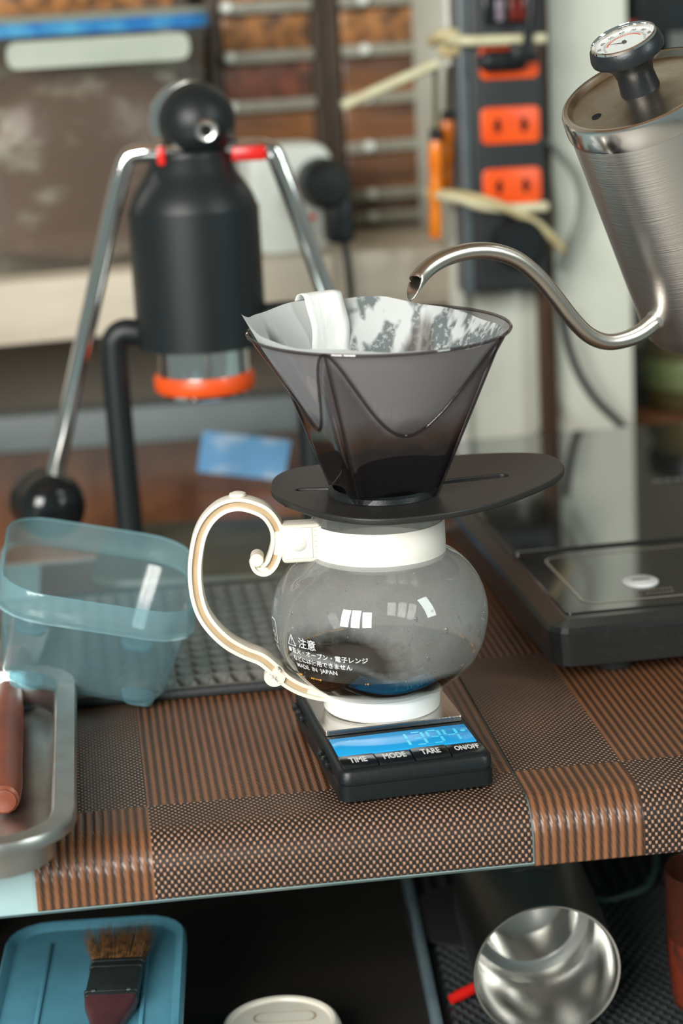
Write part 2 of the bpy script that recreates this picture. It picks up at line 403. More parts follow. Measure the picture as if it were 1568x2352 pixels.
# ------------------------------------------------------------------ coffee server
ZP = .0017+ZT+.0031
SVM = T(0, 0, ZP) @ R(1.3, 'Y')
sv = thing('coffee_server', 'round glass coffee server with cream collar, curled handle and base ring on the scale', 'coffee server', SVM)
BP = [(.0285, .0095), (.036, .0135), (.0435, .0195), (.0500, .0270), (.0545, .0360), (.0568, .0460), (.0572, .0535), (.0560, .0610), (.0530, .0690), (.0480, .0765), (.0420, .0820), (.0370, .0850), (.0345, .0880), (.0338, .0950), (.0338, .112), (.0345, .1155)]
BPs = [(p.x, p.y) for p in spl([(r, z, 0) for r, z in [(0, .0085), (.018, .0087)]+BP], 4)]
def bulb_r(z):
    for (r0, z0), (r1, z1) in zip(BPs, BPs[1:]):
        if z0 <= z <= z1 and z1 > z0: return r0+(r1-r0)*(z-z0)/(z1-z0)
    return .03
def fog(N, v):
    sp_ = N.n('SeparateXYZ', i={0: v}); x, y, z = sp_.outputs
    # dew: all of the upper bulb, thin in a patch low on the front left that has run clear
    dx = N.ma('MULTIPLY', N.ma('SUBTRACT', x, -.020), 1/.029); dz = N.ma('MULTIPLY', N.ma('SUBTRACT', z, .037), 1/.020); dy = N.step(y, .0, -.02)
    rad = N.ma('SQRT', N.ma('ADD', N.ma('MULTIPLY', dx, dx), N.ma('MULTIPLY', dz, dz)))
    rad = N.ma('ADD', rad, N.ma('MULTIPLY', N.ma('SUBTRACT', N.noise(90, 3, v), .5), .8))
    patch = N.ma('SUBTRACT', 1.0, N.ma('MULTIPLY', N.ma('SUBTRACT', 1.0, N.step(rad, .75, 1.25)), dy))
    spk = N.ma('ADD', .45, N.ma('MULTIPLY', N.ma('ADD', N.noise(1300, 2, v), N.noise(55, 2, v)), .52))
    top = N.step(z, .026, .030)
    neck = N.ma('SUBTRACT', 1.0, N.ma('MULTIPLY', N.step(z, .094, .098), .55))
    return N.ma('MULTIPLY', N.ma('MULTIPLY', N.ma('MULTIPLY', patch, spk), N.ma('MULTIPLY', top, neck)), .56)
GLASS = clearp('dewy_glass', (.93, .95, .94), body=(.46, .47, .455), fogmask=fog, rough=.03, ior=1.6)
glass = mk('glass_bulb', lathe(BPs, 72), GLASS, sv)
# base ring
mk('base_ring', lathe([(.026, .012), (.026, 0), (.0298, 0), (.0310, .0012), (.0314, .0095), (.0308, .0118), (.0285, .0125), (.026, .012)], 64), WHITEP, sv)
# collar
zc0, zc1 = .0835, .1030
mk('collar', lathe([(.0342, zc0), (.0352, zc0), (.0356, zc0+.001), (.0351, zc1-.001), (.0347, zc1), (.0342, zc1)]+[(.0342, zc0)], 72), COLLAR, sv)
# clasp (between collar and handle)
c0, c1 = ay(650, 1240, -.010), ay(726, 1240, -.010)
ck = mk('clasp', xf(rbox(c1.x-c0.x+.004, .014, .0205, .0022, 3), T((c0.x+c1.x)/2+.001, -.008, ay(690, 1247, -.012).z)), CREAM, sv, world=True)
cz = ay(690, 1247, -.015)
mk('clasp_inset', xf(rbox(.0145, .001, .0165, .0004), T(cz.x-.001, -.0152, cz.z)), WHITEP, ck, world=True)
mk('clasp_button', xf(lathe([(0, .0022), (.0025, .0018), (.0042, .0006), (.0048, 0), (.0048, -.001)], 24), T(cz.x-.001, -.0154, cz.z) @ R(90, 'X')), WHITEP, ck, world=True)
for k in range(6):
    mk('grip_rib', xf(rbox(.0050, .0018, .0016, .0005), T(cz.x+.0088, -.0152, cz.z-.0070+.0029*k) @ R(-8, 'Y')), CREAM, ck, world=True)
# handle
HY = -.006
hp = [(588, 1284), (594, 1299), (608, 1304), (622, 1293), (632, 1270), (638, 1238), (633, 1206), (612, 1176), (580, 1160), (545, 1154), (510, 1163), (480, 1188), (460, 1225), (450, 1275), (448, 1320), (453, 1365), (466, 1405), (490, 1440), (525, 1472), (565, 1494), (600, 1508), (628, 1530), (655, 1556), (690, 1576), (730, 1588), (765, 1592)]
hpw = spl([ay(x, y, HY) for x, y in hp], 5)
wd, dp = .0034, .0050
prof = [(-wd, -dp), (-wd*.45, -dp), (-wd*.38, -dp*.62), (wd*.38, -dp*.62), (wd*.45, -dp), (wd, -dp), (wd*1.12, -dp*.5), (wd*1.12, dp*.5), (wd, dp), (-wd, dp), (-wd*1.12, dp*.5), (-wd*1.12, -dp*.5)]
hd = mk('handle', sweep(hpw, prof, (0, 1, 0)), CREAM, sv, world=True, smooth=50)
mk('handle_groove', sweep(hpw[12:-8], [(-wd*.40, -dp*.66), (wd*.40, -dp*.66), (wd*.40, -dp*.5), (-wd*.40, -dp*.5)], (0, 1, 0)), TAN, hd, world=True)
mk('curl', xf(lathe([(0, -.0056), (.0030, -.0056), (.0036, -.005), (.0036, .005), (.003, .0056), (0, .0056)], 20), T(*ay(590, 1282, HY)) @ R(90, 'X')), CREAM, hd, world=True)
mk('curl', sweep(spl([ay(x, y, HY) for x, y in [(632, 1528), (644, 1540), (642, 1555), (628, 1560), (618, 1552), (622, 1542)]], 4), [(p[0]*.75, p[1]) for p in prof[:2]+prof[4:]], (0, 1, 0)), CREAM, hd, world=True)
kp = ay(546, 1147, HY)
mk('thumb_knob', xf(lathe([(.0022, -.004), (.0022, .0006), (.0036, .0012), (.0046, .0022), (.0042, .0034), (.002, .0042), (0, .0043)], 24), T(*kp)), CREAM, hd, world=True)
jb = [ay(x, y, HY) for x, y in ((628, 1222), (660, 1222), (660, 1266), (628, 1262))]
mk('handle_joint', xf(rbox(.010, .009, .0135, .002), T((jb[0].x+jb[1].x)/2, HY, (jb[0].z+jb[2].z)/2)), CREAM, hd, world=True)
# printing on the glass
def on_bulb(vf, th0, z0, dr=.00035):
    out = []
    for p in vf[0]:
        z = z0+p.y; r = bulb_r(z)+dr; rm = .0555; a_ = th0+p.x/rm
        out.append(Vector((r*math.sin(a_), -r*math.cos(a_), z)))
    return out, vf[1]
def subdiv(vf): return vf
dg = math.radians
rows = [('注意', -48.5, .0462, .0060), ('●直火・オープン・電子レンジ', -58.0, .0418, .0035), ('などには使用できません', -55.0, .0375, .0034), ('MADE  IN  JAPAN', -54.0, .0335, .0036)]
for s, th, z, size in rows:
    mk('warning_print', on_bulb(text(s, size, 0, 'LEFT', .00004), dg(th), z), WHT_INK, glass, smooth=0)
def ring2d(pts, t):
    n = len(pts); c = sum((Vector(p) for p in pts), Vector((0, 0)))/n; V_ = []
    for p in pts: V_.append(Vector((p[0], p[1], 0)))
    for p in pts: q = c+(Vector(p)-c)*(1-t); V_.append(Vector((q.x, q.y, 0)))
    return V_, [[i, (i+1) % n, n+(i+1) % n, n+i] for i in range(n)]
tri = [(-.0035, 0), (-.0017, 0), (0, 0), (.0017, 0), (.0035, 0), (.0018, .0031), (0, .0062), (-.0018, .0031)]
mk('warning_triangle', on_bulb(join(ring2d(tri, .22), xf(text('!', .0048, 0, 'CENTER'), T(0, .001, 0))), dg(-54), .0456), WHT_INK, glass, smooth=0)
rc = [(p.x, p.y+.0065) for p in rr(.0085, .0130, .0014)]
cup = [(-.0022, .0035), (.0022, .0035), (.0022, .0062), (-.0022, .0062)]
mk('cup_symbol', on_bulb(join(ring2d(rc, .10), ring2d(cup, .25), xf(text('耐熱', .0036, 0, 'CENTER'), T(0, -.0045, 0))), dg(-76), .0415), WHT_INK, glass, smooth=0)
# dew drops
dv = []
drops = [(35, .055, .0016), (52, .052, .0013), (44, .060, .0011), (62, .047, .0020), (66, .043, .0014), (60, .034, .0026), (18, .063, .0012), (28, .066, .0010), (40, .038, .0013), (10, .050, .0010), (-30, .066, .0009), (-55, .062, .0010), (24, .042, .0011), (70, .055, .0012)]
for k in range(150):
    drops.append((random.uniform(-80, 82), random.uniform(.030, .083), random.uniform(.0003, .00065)))
for th, z, s in drops:
    r = bulb_r(z); a_ = dg(th); p = Vector((r*math.sin(a_), -r*math.cos(a_), z)); nrm = Vector((math.sin(a_), -math.cos(a_), 0))
    dv.append(xf(lathe([(0, s*.45), (s*.5, s*.36), (s*.85, s*.16), (s, -s*.05)], 8), frame(p, nrm, (0, 0, 1)) @ Matrix.Diagonal((1.35, .8, 1, 1))))
dd = mk('dew_drops', join(*dv), clearp('water', (.90, .92, .92), rough=.02, ior=1.5, body=(.25, .25, .25), bodyf=.12), sv)
dd['kind'] = 'stuff'
# the coffee
lev = .0285
cp_ = [(r*.982, z+.0005) for r, z in BPs if z < lev]+[(bulb_r(lev)*.982, lev), (bulb_r(lev)*.95, lev-.0004), (0, lev-.0004)]
cof = thing('brewed_coffee', 'dark brewed coffee pooled in the bottom of the glass server', 'coffee', T(0, 0, ZP))
mk('coffee_body', lathe(cp_, 64), pm('coffee', (.012, .0045, .002), .08, nz=(40, (.018, .007, .003), .4, .7)), cof)
rb = bulb_r(lev)*.984
fo = []
for k in range(260):
    a_ = 2*PI*k/260
    if noise.noise(Vector((math.cos(a_)*5, math.sin(a_)*5, 2))) < .12: continue
    s = random.uniform(.00035, .0007)
    fo.append(xf(lathe([(0, s), (s*.7, s*.7), (s, 0), (s*.7, -s*.7), (0, -s)], 6), T(rb*math.cos(a_), rb*math.sin(a_), lev+.0002)))
fb = mk('meniscus_glint', join(*fo), pm('golden_glint', (.62, .33, .05), .15, nz=(900, (.35, .16, .02), .4, .6)), cof); fb['kind'] = 'stuff'  # bright golden line of the meniscus, painted as amber beads

# ------------------------------------------------------------------ dripper
ZD = ZP+.1160
DX = Vector((.0062, 0, 0)); DH = .0870
DRM = T(DX.x, 0, ZD) @ R(1.0, 'Y') @ R(1.5, 'X')
dr = thing('coffee_dripper', 'smoky clear plastic coffee dripper with a wide black oval plate on the server', 'dripper', DRM)
RR = .0672; PW = 9.0; TH0 = dg(-70)
cfac = 1/((2*(math.cos(PI/4)**PW))**(1/PW))
def drad(th, t):
    """outer radius; t = 0 rim ... 1 base"""
    cone = RR-(RR-.033)/.60*t
    d = RR/cfac+(.0228-RR/cfac)*t
    c_, s_ = abs(math.cos(th-TH0)), abs(math.sin(th-TH0))
    return max(cone, d/((c_**PW+s_**PW)**(1/PW)))
nth, nt_ = 144, 56
def dshell(k, t0=0, t1=1, zoff=0, topf=None):
    V_, F_ = [], []
    for j in range(nt_+1):
        t = t0+(t1-t0)*j/nt_
        for i in range(nth):
            th = 2*PI*i/nth
            r = drad(th, max(t, 0))*k; z = DH*(1-t)+zoff
            if topf and j < 6: z += topf(th)*(1-j/6); r += topf(th)*(1-j/6)*.45
            V_.append((r*math.cos(th), r*math.sin(th), z))
    for j in range(nt_):
        for i in range(nth):
            k2 = (i+1) % nth; F_.append([j*nth+i, j*nth+k2, (j+1)*nth+k2, (j+1)*nth+i])
    return V_, F_
SMOKE = clearp('smoky_plastic', (.60, .575, .60), rough=.05, ior=1.5, body=(.07, .065, .075), bodyf=.08)
SMOKED = clearp('smoky_plastic_thick', (.62, .58, .59), rough=.05, ior=1.5, body=(.06, .055, .055), bodyf=.15)
cone = mk('cone', dshell(1.0, 0, 1), SMOKE, dr, smooth=25)
rim = [Vector((drad(a_, 0)*math.cos(a_), drad(a_, 0)*math.sin(a_), DH)) for a_ in [2*PI*i/96 for i in range(97)]]
mk('rim', tube(rim, .0009, 8, False), SMOKED, dr)
# raised seams where the round mouth meets the flat faces
for q in range(4):
    pts = []
    thf = TH0+q*PI/2
    for k in range(-30, 31):
        th = thf+k/30*PI/4
        c_ = (abs(math.cos(th-TH0))**PW+abs(math.sin(th-TH0))**PW)**(1/PW)
        # cone(t) = d(t)/c_
        a1 = (RR-.033)/.60; A = RR/cfac/c_; B = (.0228-RR/cfac)/c_
        t = (RR-A)/(a1+B) if abs(a1+B) > 1e-6 else 0
        t = min(max(t, 0), .95); r = drad(th, t)+.0002
        pts.append(Vector((r*math.cos(th), r*math.sin(th), DH*(1-t))))
    mk('seam', tube(pts, .0008, 8), SMOKED, dr)
for q in range(4):
    th = TH0+PI/4+q*PI/2
    mk('corner_rib', tube([Vector(((drad(th, t)-.0004)*math.cos(th), (drad(th, t)-.0004)*math.sin(th), DH*(1-t))) for t in [k/20 for k in range(21)]], .0007, 8), SMOKED, dr)
# dark foot of the cone and plate
mk('foot', join(lathe([(.0285, 0), (.0292, .0015), (.0285, .004), (.0265, .005)], 48)), BLK, dr)
PLT = [(-.0522, .0175), (-.049, .0416), (-.035, .0570), (0, .0650), (.0393, .0690), (.0620, .0715), (.0853, .0702), (.099, .0627), (.1039, .0425), (.1005, .0228), (.0879, .001), (.0653, -.0251), (.042, -.0418), (.0197, -.0500), (-.0021, -.0510), (-.0215, -.0408), (-.037, -.0234), (-.0484, -.0023)]
PLT = [Vector((x-DX.x, y, 0)) for x, y in PLT]
outl = [(p.x, p.y) for p in spl(PLT, 6, True)]
def slot(p, q, wd):
    p, q = Vector(p), Vector(q); d = (q-p).normalized(); n_ = Vector((-d.y, d.x))*wd; o = []
    for k in range(9): a_ = -PI/2+PI*k/8; o.append(q+d*wd*math.cos(a_)+n_*math.sin(a_))
    for k in range(9): a_ = PI/2+PI*k/8; o.append(p+d*wd*math.cos(a_)+n_*math.sin(a_))
    return [(v.x, v.y) for v in o]
def pz(x, y): p = az(x, y, ZD); return (p.x-DX.x, p.y)
s1 = slot(pz(690, 1134), pz(765, 1131), .0032); s2 = slot(pz(1000, 1113), pz(1150, 1095), .0046)
mk('plate', fill2d([outl, s1, s2], -.0022, .0012, .0007), pm('black_plate_plastic', (.017, .016, .015), .42, nz=(700, (.022, .021, .019), .6, .75), bump=(700, .15)), dr, smooth=35)
mk('spigot', lathe([(.0300, -.002), (.0300, -.008), (.0290, -.009)], 48), BLK, dr)
mk('plate_lug', xf(rbox(.004, .006, .004, .0008), T(-.0500, .004, -.004)), BLK, dr)

# paper filter
FK = .962
def ftop(th):
    a_ = (th+PI) % (2*PI)-PI
    base = .0022+.0035*max(0, math.cos(a_-dg(140)))-.0055*max(0, math.cos(a_+dg(5)))
    d = abs(((a_-dg(188)+PI) % (2*PI))-PI)
    return base+.0090*max(0, 1-d/.34)**1.3+.0006*math.sin(9*a_)
def paper():
    N = NT('wet_filter_paper'); v = N.obj(); sp_ = N.n('SeparateXYZ', i={0: v}); x, y, z = sp_.outputs
    n1 = N.noise(70, 3, v); n2 = N.noise(330, 3, v)
    wetx = N.step(N.ma('ADD', x, N.ma('MULTIPLY', N.ma('SUBTRACT', n1, .5), .03)), -.016, -.010)
    str_ = N.n('Mapping', i={'Vector': v, 'Scale': (95, 95, 12), 'Rotation': (0, .25, 0)}).outputs[0]
    streak = N.step(N.noise(1.0, 2, str_), .47, .56)
    spots = N.step(n2, .52, .62)
    wetx = N.ma('MULTIPLY', wetx, N.step(y, -.012, .006))
    wet = N.ma('MULTIPLY', wetx, N.ma('MULTIPLY', N.ma('SUBTRACT', 1.0, N.ma('MULTIPLY', spots, .55)), streak))
    c = N.mix(wet, (.76, .80, .79), (.20, .235, .24))
    hz = N.ma('ADD', z, N.ma('MULTIPLY', N.ma('SUBTRACT', n1, .5), .012))
    brown = N.ma('SUBTRACT', 1.0, N.step(hz, .036, .050)); dark = N.ma('SUBTRACT', 1.0, N.step(hz, .030, .036))
    soak = N.n('Attribute', attribute_name='soak').outputs['Fac']
    c = N.mix(N.ma('MULTIPLY', soak, .75), c, (.13, .105, .095))
    c = N.mix(brown, c, (.11, .055, .025)); c = N.mix(dark, c, (.012, .008, .006))
    d = N.n('BsdfDiffuse', i={'Color': c}).outputs[0]; t = N.n('BsdfTranslucent', i={'Color': c}).outputs[0]
    b = N.n('MixShader', i={0: .38, 1: d, 2: t}).outputs[0]
    g = N.n('BsdfGlossy', i={'Roughness': .35, 'Color': (1, 1, 1)}).outputs[0]
    return N.done(N.n('MixShader', i={0: .03, 1: b, 2: g}).outputs[0])
PAPER = paper()
fl = thing('paper_filter', 'white paper filter, soaked dark with coffee below, in the smoky dripper', 'paper filter', DRM)
fwl = mk('filter_wall', dshell(FK, .0, .93, 0, ftop), PAPER, fl, smooth=60)
at_ = fwl.data.attributes.new('soak', 'FLOAT', 'POINT')
for i, v in enumerate(fwl.data.vertices):
    th = math.atan2(v.co.y, v.co.x); t = min(max(1-v.co.z/DH, 0), 1)
    at_.data[i].value = min(max((drad(th, t)-(RR-(RR-.033)/.60*t))/.0018, 0), 1)
DRY = pm('dry_filter_paper', (.80, .82, .80), .7, nz=((300, 300, 60), (.70, .73, .71), .4, .7), bump=((400, 400, 80), .2))
# folded seam flap hanging over the back left wall
fp, ff = [], []
tha = dg(118)
tan = Vector((-math.sin(tha), math.cos(tha), 0))
prof_f = [(0, .004, .006), (.0, .001, .0095), (0, -.003, .0108), (0, -.0075, .0095), (.0, -.0095, .004), (0, -.0105, -.004), (0, -.012, -.014), (0, -.0150, -.024), (0, -.0185, -.033)]
pp = spl([Vector((0, b, c)) for a_, b, c in prof_f], 4)
NW = 6
for p in pp:
    for k in range(NW+1):
        s = (k/NW-.5)*.0225+.0012*math.sin(p.z*200)
        r = RR*FK+p.y+.0012*math.sin(k/NW*PI)
        o_ = Vector((math.cos(tha), math.sin(tha), 0))*r+tan*s; fp.append((o_.x, o_.y, DH+p.z))
m = NW+1
for i in range(len(pp)-1):
    for k in range(NW): ff.append([i*m+k, i*m+k+1, (i+1)*m+k+1, (i+1)*m+k])
fpo = mk('seam_flap', (fp, ff), DRY, fl)
so = fpo.modifiers.new('thick', 'SOLIDIFY'); so.thickness = .0004
# coffee grounds
V_, F_ = [], []
for j in range(13):
    for i in range(48):
        th = 2*PI*i/48; k = j/12; tt = .66; r = drad(th, tt)*FK*.96*k
        V_.append((r*math.cos(th), r*math.sin(th), DH*(1-tt)-.006*(1-k*k)+.0012*noise.noise(Vector((r*math.cos(th)*300, r*math.sin(th)*300, 3)))))
for j in range(12):
    for i in range(48): F_.append([j*48+i, j*48+(i+1) % 48, (j+1)*48+(i+1) % 48, (j+1)*48+i])
gd = mk('coffee_grounds', (V_, F_), pm('wet_grounds', (.022, .012, .007), .6, nz=(900, (.045, .025, .014), .4, .7), bump=(700, .8)), None, DRM)
tagit(gd, 'bed of wet dark coffee grounds inside the paper filter', 'coffee grounds', kind='stuff')

# ------------------------------------------------------------------ kettle
PHI = dg(31); tl = dg(25.5)
AX = (math.cos(PHI)*(-math.sin(tl)*RT+math.cos(tl)*UP)-math.sin(PHI)*FW).normalized()
LC = ay(1478, 228, .05)
KR = 191/(F/((LC-CAM).dot(FW)))
KL = .138
KM = frame(LC-AX*KL, AX, (1, 0, 0))
kt = thing('gooseneck_kettle', 'brushed steel gooseneck kettle tipped over the dripper, thermometer in its lid knob', 'kettle', KM)
KR2 = KR*.975
mk('body', lathe([(0, 0), (KR2*.80, 0), (KR2*.90, .0015), (KR2*.955, .006), (KR2*.97, .012), (KR2, KL-.010), (KR2, KL-.006), (KR2*.99, KL-.006)], 80), STEEL, kt)
lid = mk('lid', lathe([(KR*.955, KL+.0066), (KR*.915, KL+.0063), (KR*.885, KL+.0045), (KR*.865, KL+.0036), (KR*.70, KL+.0036), (KR*.50, KL+.0044), (KR*.30, KL+.0060), (KR*.2, KL+.0066), (0, KL+.0066)], 80), pm('brown_reflection_lid_steel', (.55, .50, .43), .31, 1.0, nz=(60, (.42, .33, .22), .42, .70), bump=((60, 60, 60), .06)), kt)  # brown of the reflected room is painted into the lid steel
mk('lid_rim', lathe([(KR*.96, KL-.0068), (KR, KL-.0062), (KR*1.005, KL-.004), (KR, KL+.0045), (KR*.985, KL+.0062), (KR*.955, KL+.0068)], 80), pm('polished_rim_steel', (.78, .77, .75), .17, 1.0, bump=((20, 20, 20), .02)), lid)
KI = KM.inverted()
hpnt = KI @ (CAM+ray(1391, 292)*((LC-CAM).dot(FW)))
hv = Vector((hpnt.x, hpnt.y, 0)); hv = hv.normalized()*KR*.62
mk('steam_hole', xf(lathe([(0, 0), (.0026, 0), (.0028, -.0003)], 16), T(hv.x, hv.y, KL+.00425)), INKD, lid)
kn = mk('knob', lathe([(KR*.245, KL+.006), (KR*.235, KL+.010), (KR*.225, KL+.015), (KR*.25, KL+.020), (KR*.33, KL+.0243), (KR*.40, KL+.0260), (KR*.445, KL+.0272), (KR*.452, KL+.0290), (KR*.430, KL+.0335), (KR*.405, KL+.0350), (KR*.385, KL+.0352)], 56), pm('black_knob', (.012, .015, .018), .36, bump=(900, .1)), kt)
mk('dial_bezel', lathe([(KR*.405, KL+.0346), (KR*.40, KL+.0362), (KR*.385, KL+.0366), (KR*.372, KL+.0356), (KR*.372, KL+.033)], 56), CHROME, kn)
mk('dial_face', lathe([(0, KL+.0332), (KR*.373, KL+.0332)], 48), pm('dial_white', (.82, .84, .84), .5, nz=(80, (.76, .79, .80), .4, .7)), kn, smooth=0)
dk, dor = [], []
vx = (KI.to_3x3() @ RT); vx = Vector((vx.x, vx.y, 0)).normalized(); ang0 = math.atan2(vx.y, vx.x)
def dial(r, a_): a_ = ang0+a_; return Vector((r*math.cos(a_), r*math.sin(a_), KL+.0334))
for k in range(41):
    a_ = dg(200-220*k/40); r0, r1 = KR*.235, KR*(.275 if k % 4 == 0 else .262)
    u_ = dial(r0, a_); v_ = dial(r1, a_); n_ = (v_-u_).cross(Vector((0, 0, 1))).normalized()*.00010
    dk.append(([u_-n_, u_+n_, v_+n_, v_-n_], [[0, 1, 2, 3]]))
for k in range(9):
    a_ = dg(200-220*k/8); p = dial(KR*.31, a_)
    dk.append(xf(text(str(20+10*k), .0030, 0, 'CENTER'), T(p.x, p.y, p.z) @ Matrix.Rotation(ang0+a_-PI/2, 4, 'Z') @ T(0, -.001, 0)))
mk('dial_marks', join(*dk), INKD, kn, smooth=0)
arc = [dial(KR*.225, dg(170-150*k/24)) for k in range(25)]; arc2 = [dial(KR*.205, dg(170-150*k/24)) for k in range(25)]
mk('dial_arc', (arc+arc2, [[i, i+1, 26+i, 25+i] for i in range(24)]), ORSOCK, kn, smooth=0)
mk('dial_needle', join(xf(lathe([(0, .0012), (.0011, .001), (.0012, 0)], 12), T(0, 0, KL+.0334)), ([dial(.0006, dg(60)), dial(.0006, dg(240)), dial(KR*.25, dg(150))], [[0, 1, 2]])), INKD, kn, smooth=0)
mk('dial_glass', lathe([(KR*.375, KL+.0356), (KR*.2, KL+.0361), (0, KL+.0363)], 40), clearp('dial_glass', (.95, .97, .96), rough=.03, body=(.6, .65, .62), bodyf=.10), kn)
# spout
sp_px = [(1520, 722), (1500, 740), (1468, 765), (1430, 781), (1390, 785), (1350, 768), (1312, 730), (1275, 682), (1235, 635), (1190, 598), (1140, 579), (1090, 576), (1040, 586), (1000, 604), (972, 626), (954, 648)]
nS = len(sp_px)
ys = [.068-.078*i/(nS-1) for i in range(nS)]
spath = spl([ay(x, y, Y) for (x, y), Y in zip(sp_px, ys)], 6)
nsp = len(spath)
srad = [.0048-.0010*min(1, i/20) for i in range(nsp)]
V_, F_ = tube(spath, srad, 20, False)
# oblique cut at the tip
tipd = (spath[-1]-spath[-3]).normalized()
for ring_i in range(1):
    b0 = (nsp-1)*20
    for k in range(20):
        p = V_[b0+k]; off = (p-spath[-1]).dot(Vector((.55, .45, -.65)).normalized())
        V_[b0+k] = p+tipd*(off*2.4+.001)
spo = mk('spout', (V_, F_), pm('spout_steel', (.62, .57, .51), .30, 1.0, bump=(300, .05)), kt, world=True)
so = spo.modifiers.new('thick', 'SOLIDIFY'); so.thickness = .0006
sfr = frame(spath[5], spath[5]-spath[8])
mk('spout_collar', tube([spath[7], spath[6], spath[5], spath[4], spath[2]], [.0046, .0054, .0056, .0062, .0085], 20), STEEL, kt, world=True)
# handle on the far side of the spout, out of the picture
hx = Vector((KM.inverted().to_3x3() @ (spath[-1]-spath[0]))); hx = -Vector((hx.x, hx.y, 0)).normalized()
hpath = spl([hx*(KR2*.97)+Vector((0, 0, KL-.02)), hx*(KR2+.03)+Vector((0, 0, KL-.012)), hx*(KR2+.048)+Vector((0, 0, KL-.03)), hx*(KR2+.046)+Vector((0, 0, KL-.07)), hx*(KR2+.03)+Vector((0, 0, KL-.10))], 5)
mk('handle', tube(hpath, .0075, 12), BLK, kt)

# ------------------------------------------------------------------ lever espresso press
LY = .40
def lp(x, y, Y=LY): return ay(x, y, Y)
base = lp(497, 1270); PX = base.x
k_ = ((Vector((PX, LY, .2))-CAM).dot(FW))/F      # metres per pixel there
RM = T(PX, LY, .0)
ep = thing('lever_espresso_press', 'matte black manual espresso press with two chrome lever arms', 'espresso press', RM)
zb = lambda y: lp(470, y).z
h0 = zb(785)
pf = [(0, zb(792)), (.100*0+138*k_, zb(790)), (148*k_, zb(782)), (150*k_, zb(760)), (150*k_, zb(500)), (148*k_, zb(478)), (138*k_, zb(448)), (122*k_, zb(420)), (106*k_, zb(396)), (94*k_, zb(372)), (84*k_, zb(352)), (76*k_, zb(342)), (0, zb(340))]
pf = [(p.x, p.y) for p in spl([(a_, b, 0) for a_, b in pf], 3)]
mk('body', lathe(pf, 64), BLKM, ep)
bc = lp(452, 278); bc = Vector((bc.x-PX, 0, bc.z)); rB = 88*k_
mk('head_ball', xf(lathe([(rB*math.cos(a_), rB*math.sin(a_)) for a_ in [(-PI/2+PI*i/28) for i in range(29)]], 48), T(*bc)), BLKM, ep)
mk('head_disc', xf(lathe([(0, -.004), (rB*1.02, -.004), (rB*1.06, -.002), (rB*1.06, .002), (rB*1.02, .004), (0, .004)], 48), T(bc.x-.006, .016, bc.z-.001) @ R(90, 'X')), CHROME, ep)
bo = lp(478, 290)
mk('pivot_bolt', xf(lathe([(.0035, .0015), (.0040, .0032), (.0065, .0036), (.0080, .0022), (.0080, -.004)], 32), T(bo.x-PX, -rB*.945, bo.z-.001) @ R(90, 'X') @ R(0, 'Y')), STEELP, ep)
mk('piston', lathe([(0, zb(775)), (106*k_, zb(775)), (107*k_, zb(858)), (104*k_, zb(860)), (0, zb(860))], 56), CHROME, ep)
mk('seal_ring', lathe([(100*k_, zb(854)), (114*k_, zb(854)), (118*k_, zb(862)), (118*k_, zb(884)), (113*k_, zb(892)), (100*k_, zb(892))], 56), ORANGE, ep)
mk('basket', lathe([(100*k_, zb(890)), (98*k_, zb(902)), (80*k_, zb(908)), (0, zb(908))], 48), CHROME, ep)
# legs
def leg(pts, r):
    o = mk('leg', tube(spl([lp(x, y) for x, y in pts], 6), r, 16), BLKM, ep, world=True)
    return o
leg([(380, 768), (330, 766), (288, 762), (266, 778), (262, 812), (274, 960), (290, 1130), (303, 1268)], 31*k_)
leg([(600, 728), (650, 722), (684, 722), (704, 738), (708, 775), (712, 930), (722, 1110), (730, 1258)], 31*k_)
bpl = [rr(.175, .15, .03, .0, c=(.005, -.005)), rr(.18, .155, .032, .004, c=(.005, -.005)), rr(.178, .153, .031, .0085, c=(.005, -.005)), rr(.165, .14, .028, .0095, c=(.005, -.005))]
mk('base_plate', loft(bpl), pm('olive_base', (.085, .082, .050), .42, nz=(22, (.055, .058, .045), .4, .7)), ep)
# arms: U-section chrome bars
def arm(pts, Yo):
    path = spl([lp(x, y, LY+Yo) for x, y in pts], 8)
    a_, b = .0062, .0055
    pr_ = [(a_*1.05*math.cos(2*PI*q/16), b*math.sin(2*PI*q/16)) for q in range(16)]
    o = mk('lever_arm', sweep(path, pr_, (0, 1, 0)), CHROME, ep, world=True, smooth=35)
    return o
arm([(420, 352), (370, 350), (322, 352), (296, 362), (282, 392), (262, 470), (225, 640), (180, 840), (150, 980), (126, 1095)], -.012)
arm([(500, 345), (560, 338), (600, 338), (628, 350), (644, 385), (680, 480), (722, 600), (768, 730), (820, 880), (862, 1000)], .004)
pad = lp(572, 350); mk('red_reflection', xf(rbox(.024, .012, .010, .002), T(pad.x, LY-.004, pad.z)), RED, ep, world=True)  # red reflections on the chrome arms, put in as coloured blocks
refl_l = lp(375, 352); mk('red_reflection', xf(rbox(.006, .012, .013, .002), T(refl_l.x, LY-.019, refl_l.z)), RED, ep, world=True)
mk('arm_pin', xf(lathe([(0, -.009), (.003, -.009), (.003, .009), (0, .009)], 12), T(lp(366, 402).x, LY-.012, lp(366, 402).z) @ R(90, 'X')), CHROME, ep, world=True)
def grip(px, py, Yo):
    c = lp(px, py, LY+Yo); r = 80*k_
    pr_ = [(0, -.020), (r*.5, -.0185), (r*.85, -.013), (r, -.004), (r, .004), (r*.96, .006), (r*.96, .008), (r, .010), (r, .020), (r*.9, .028), (r*.6, .033), (0, .035)]
    mk('grip', xf(lathe(pr_, 40), T(*c) @ R(26, 'Z') @ R(-90, 'X')), BLKG, ep, world=True)
grip(118, 1162, -.012); grip(872, 1070, .004)

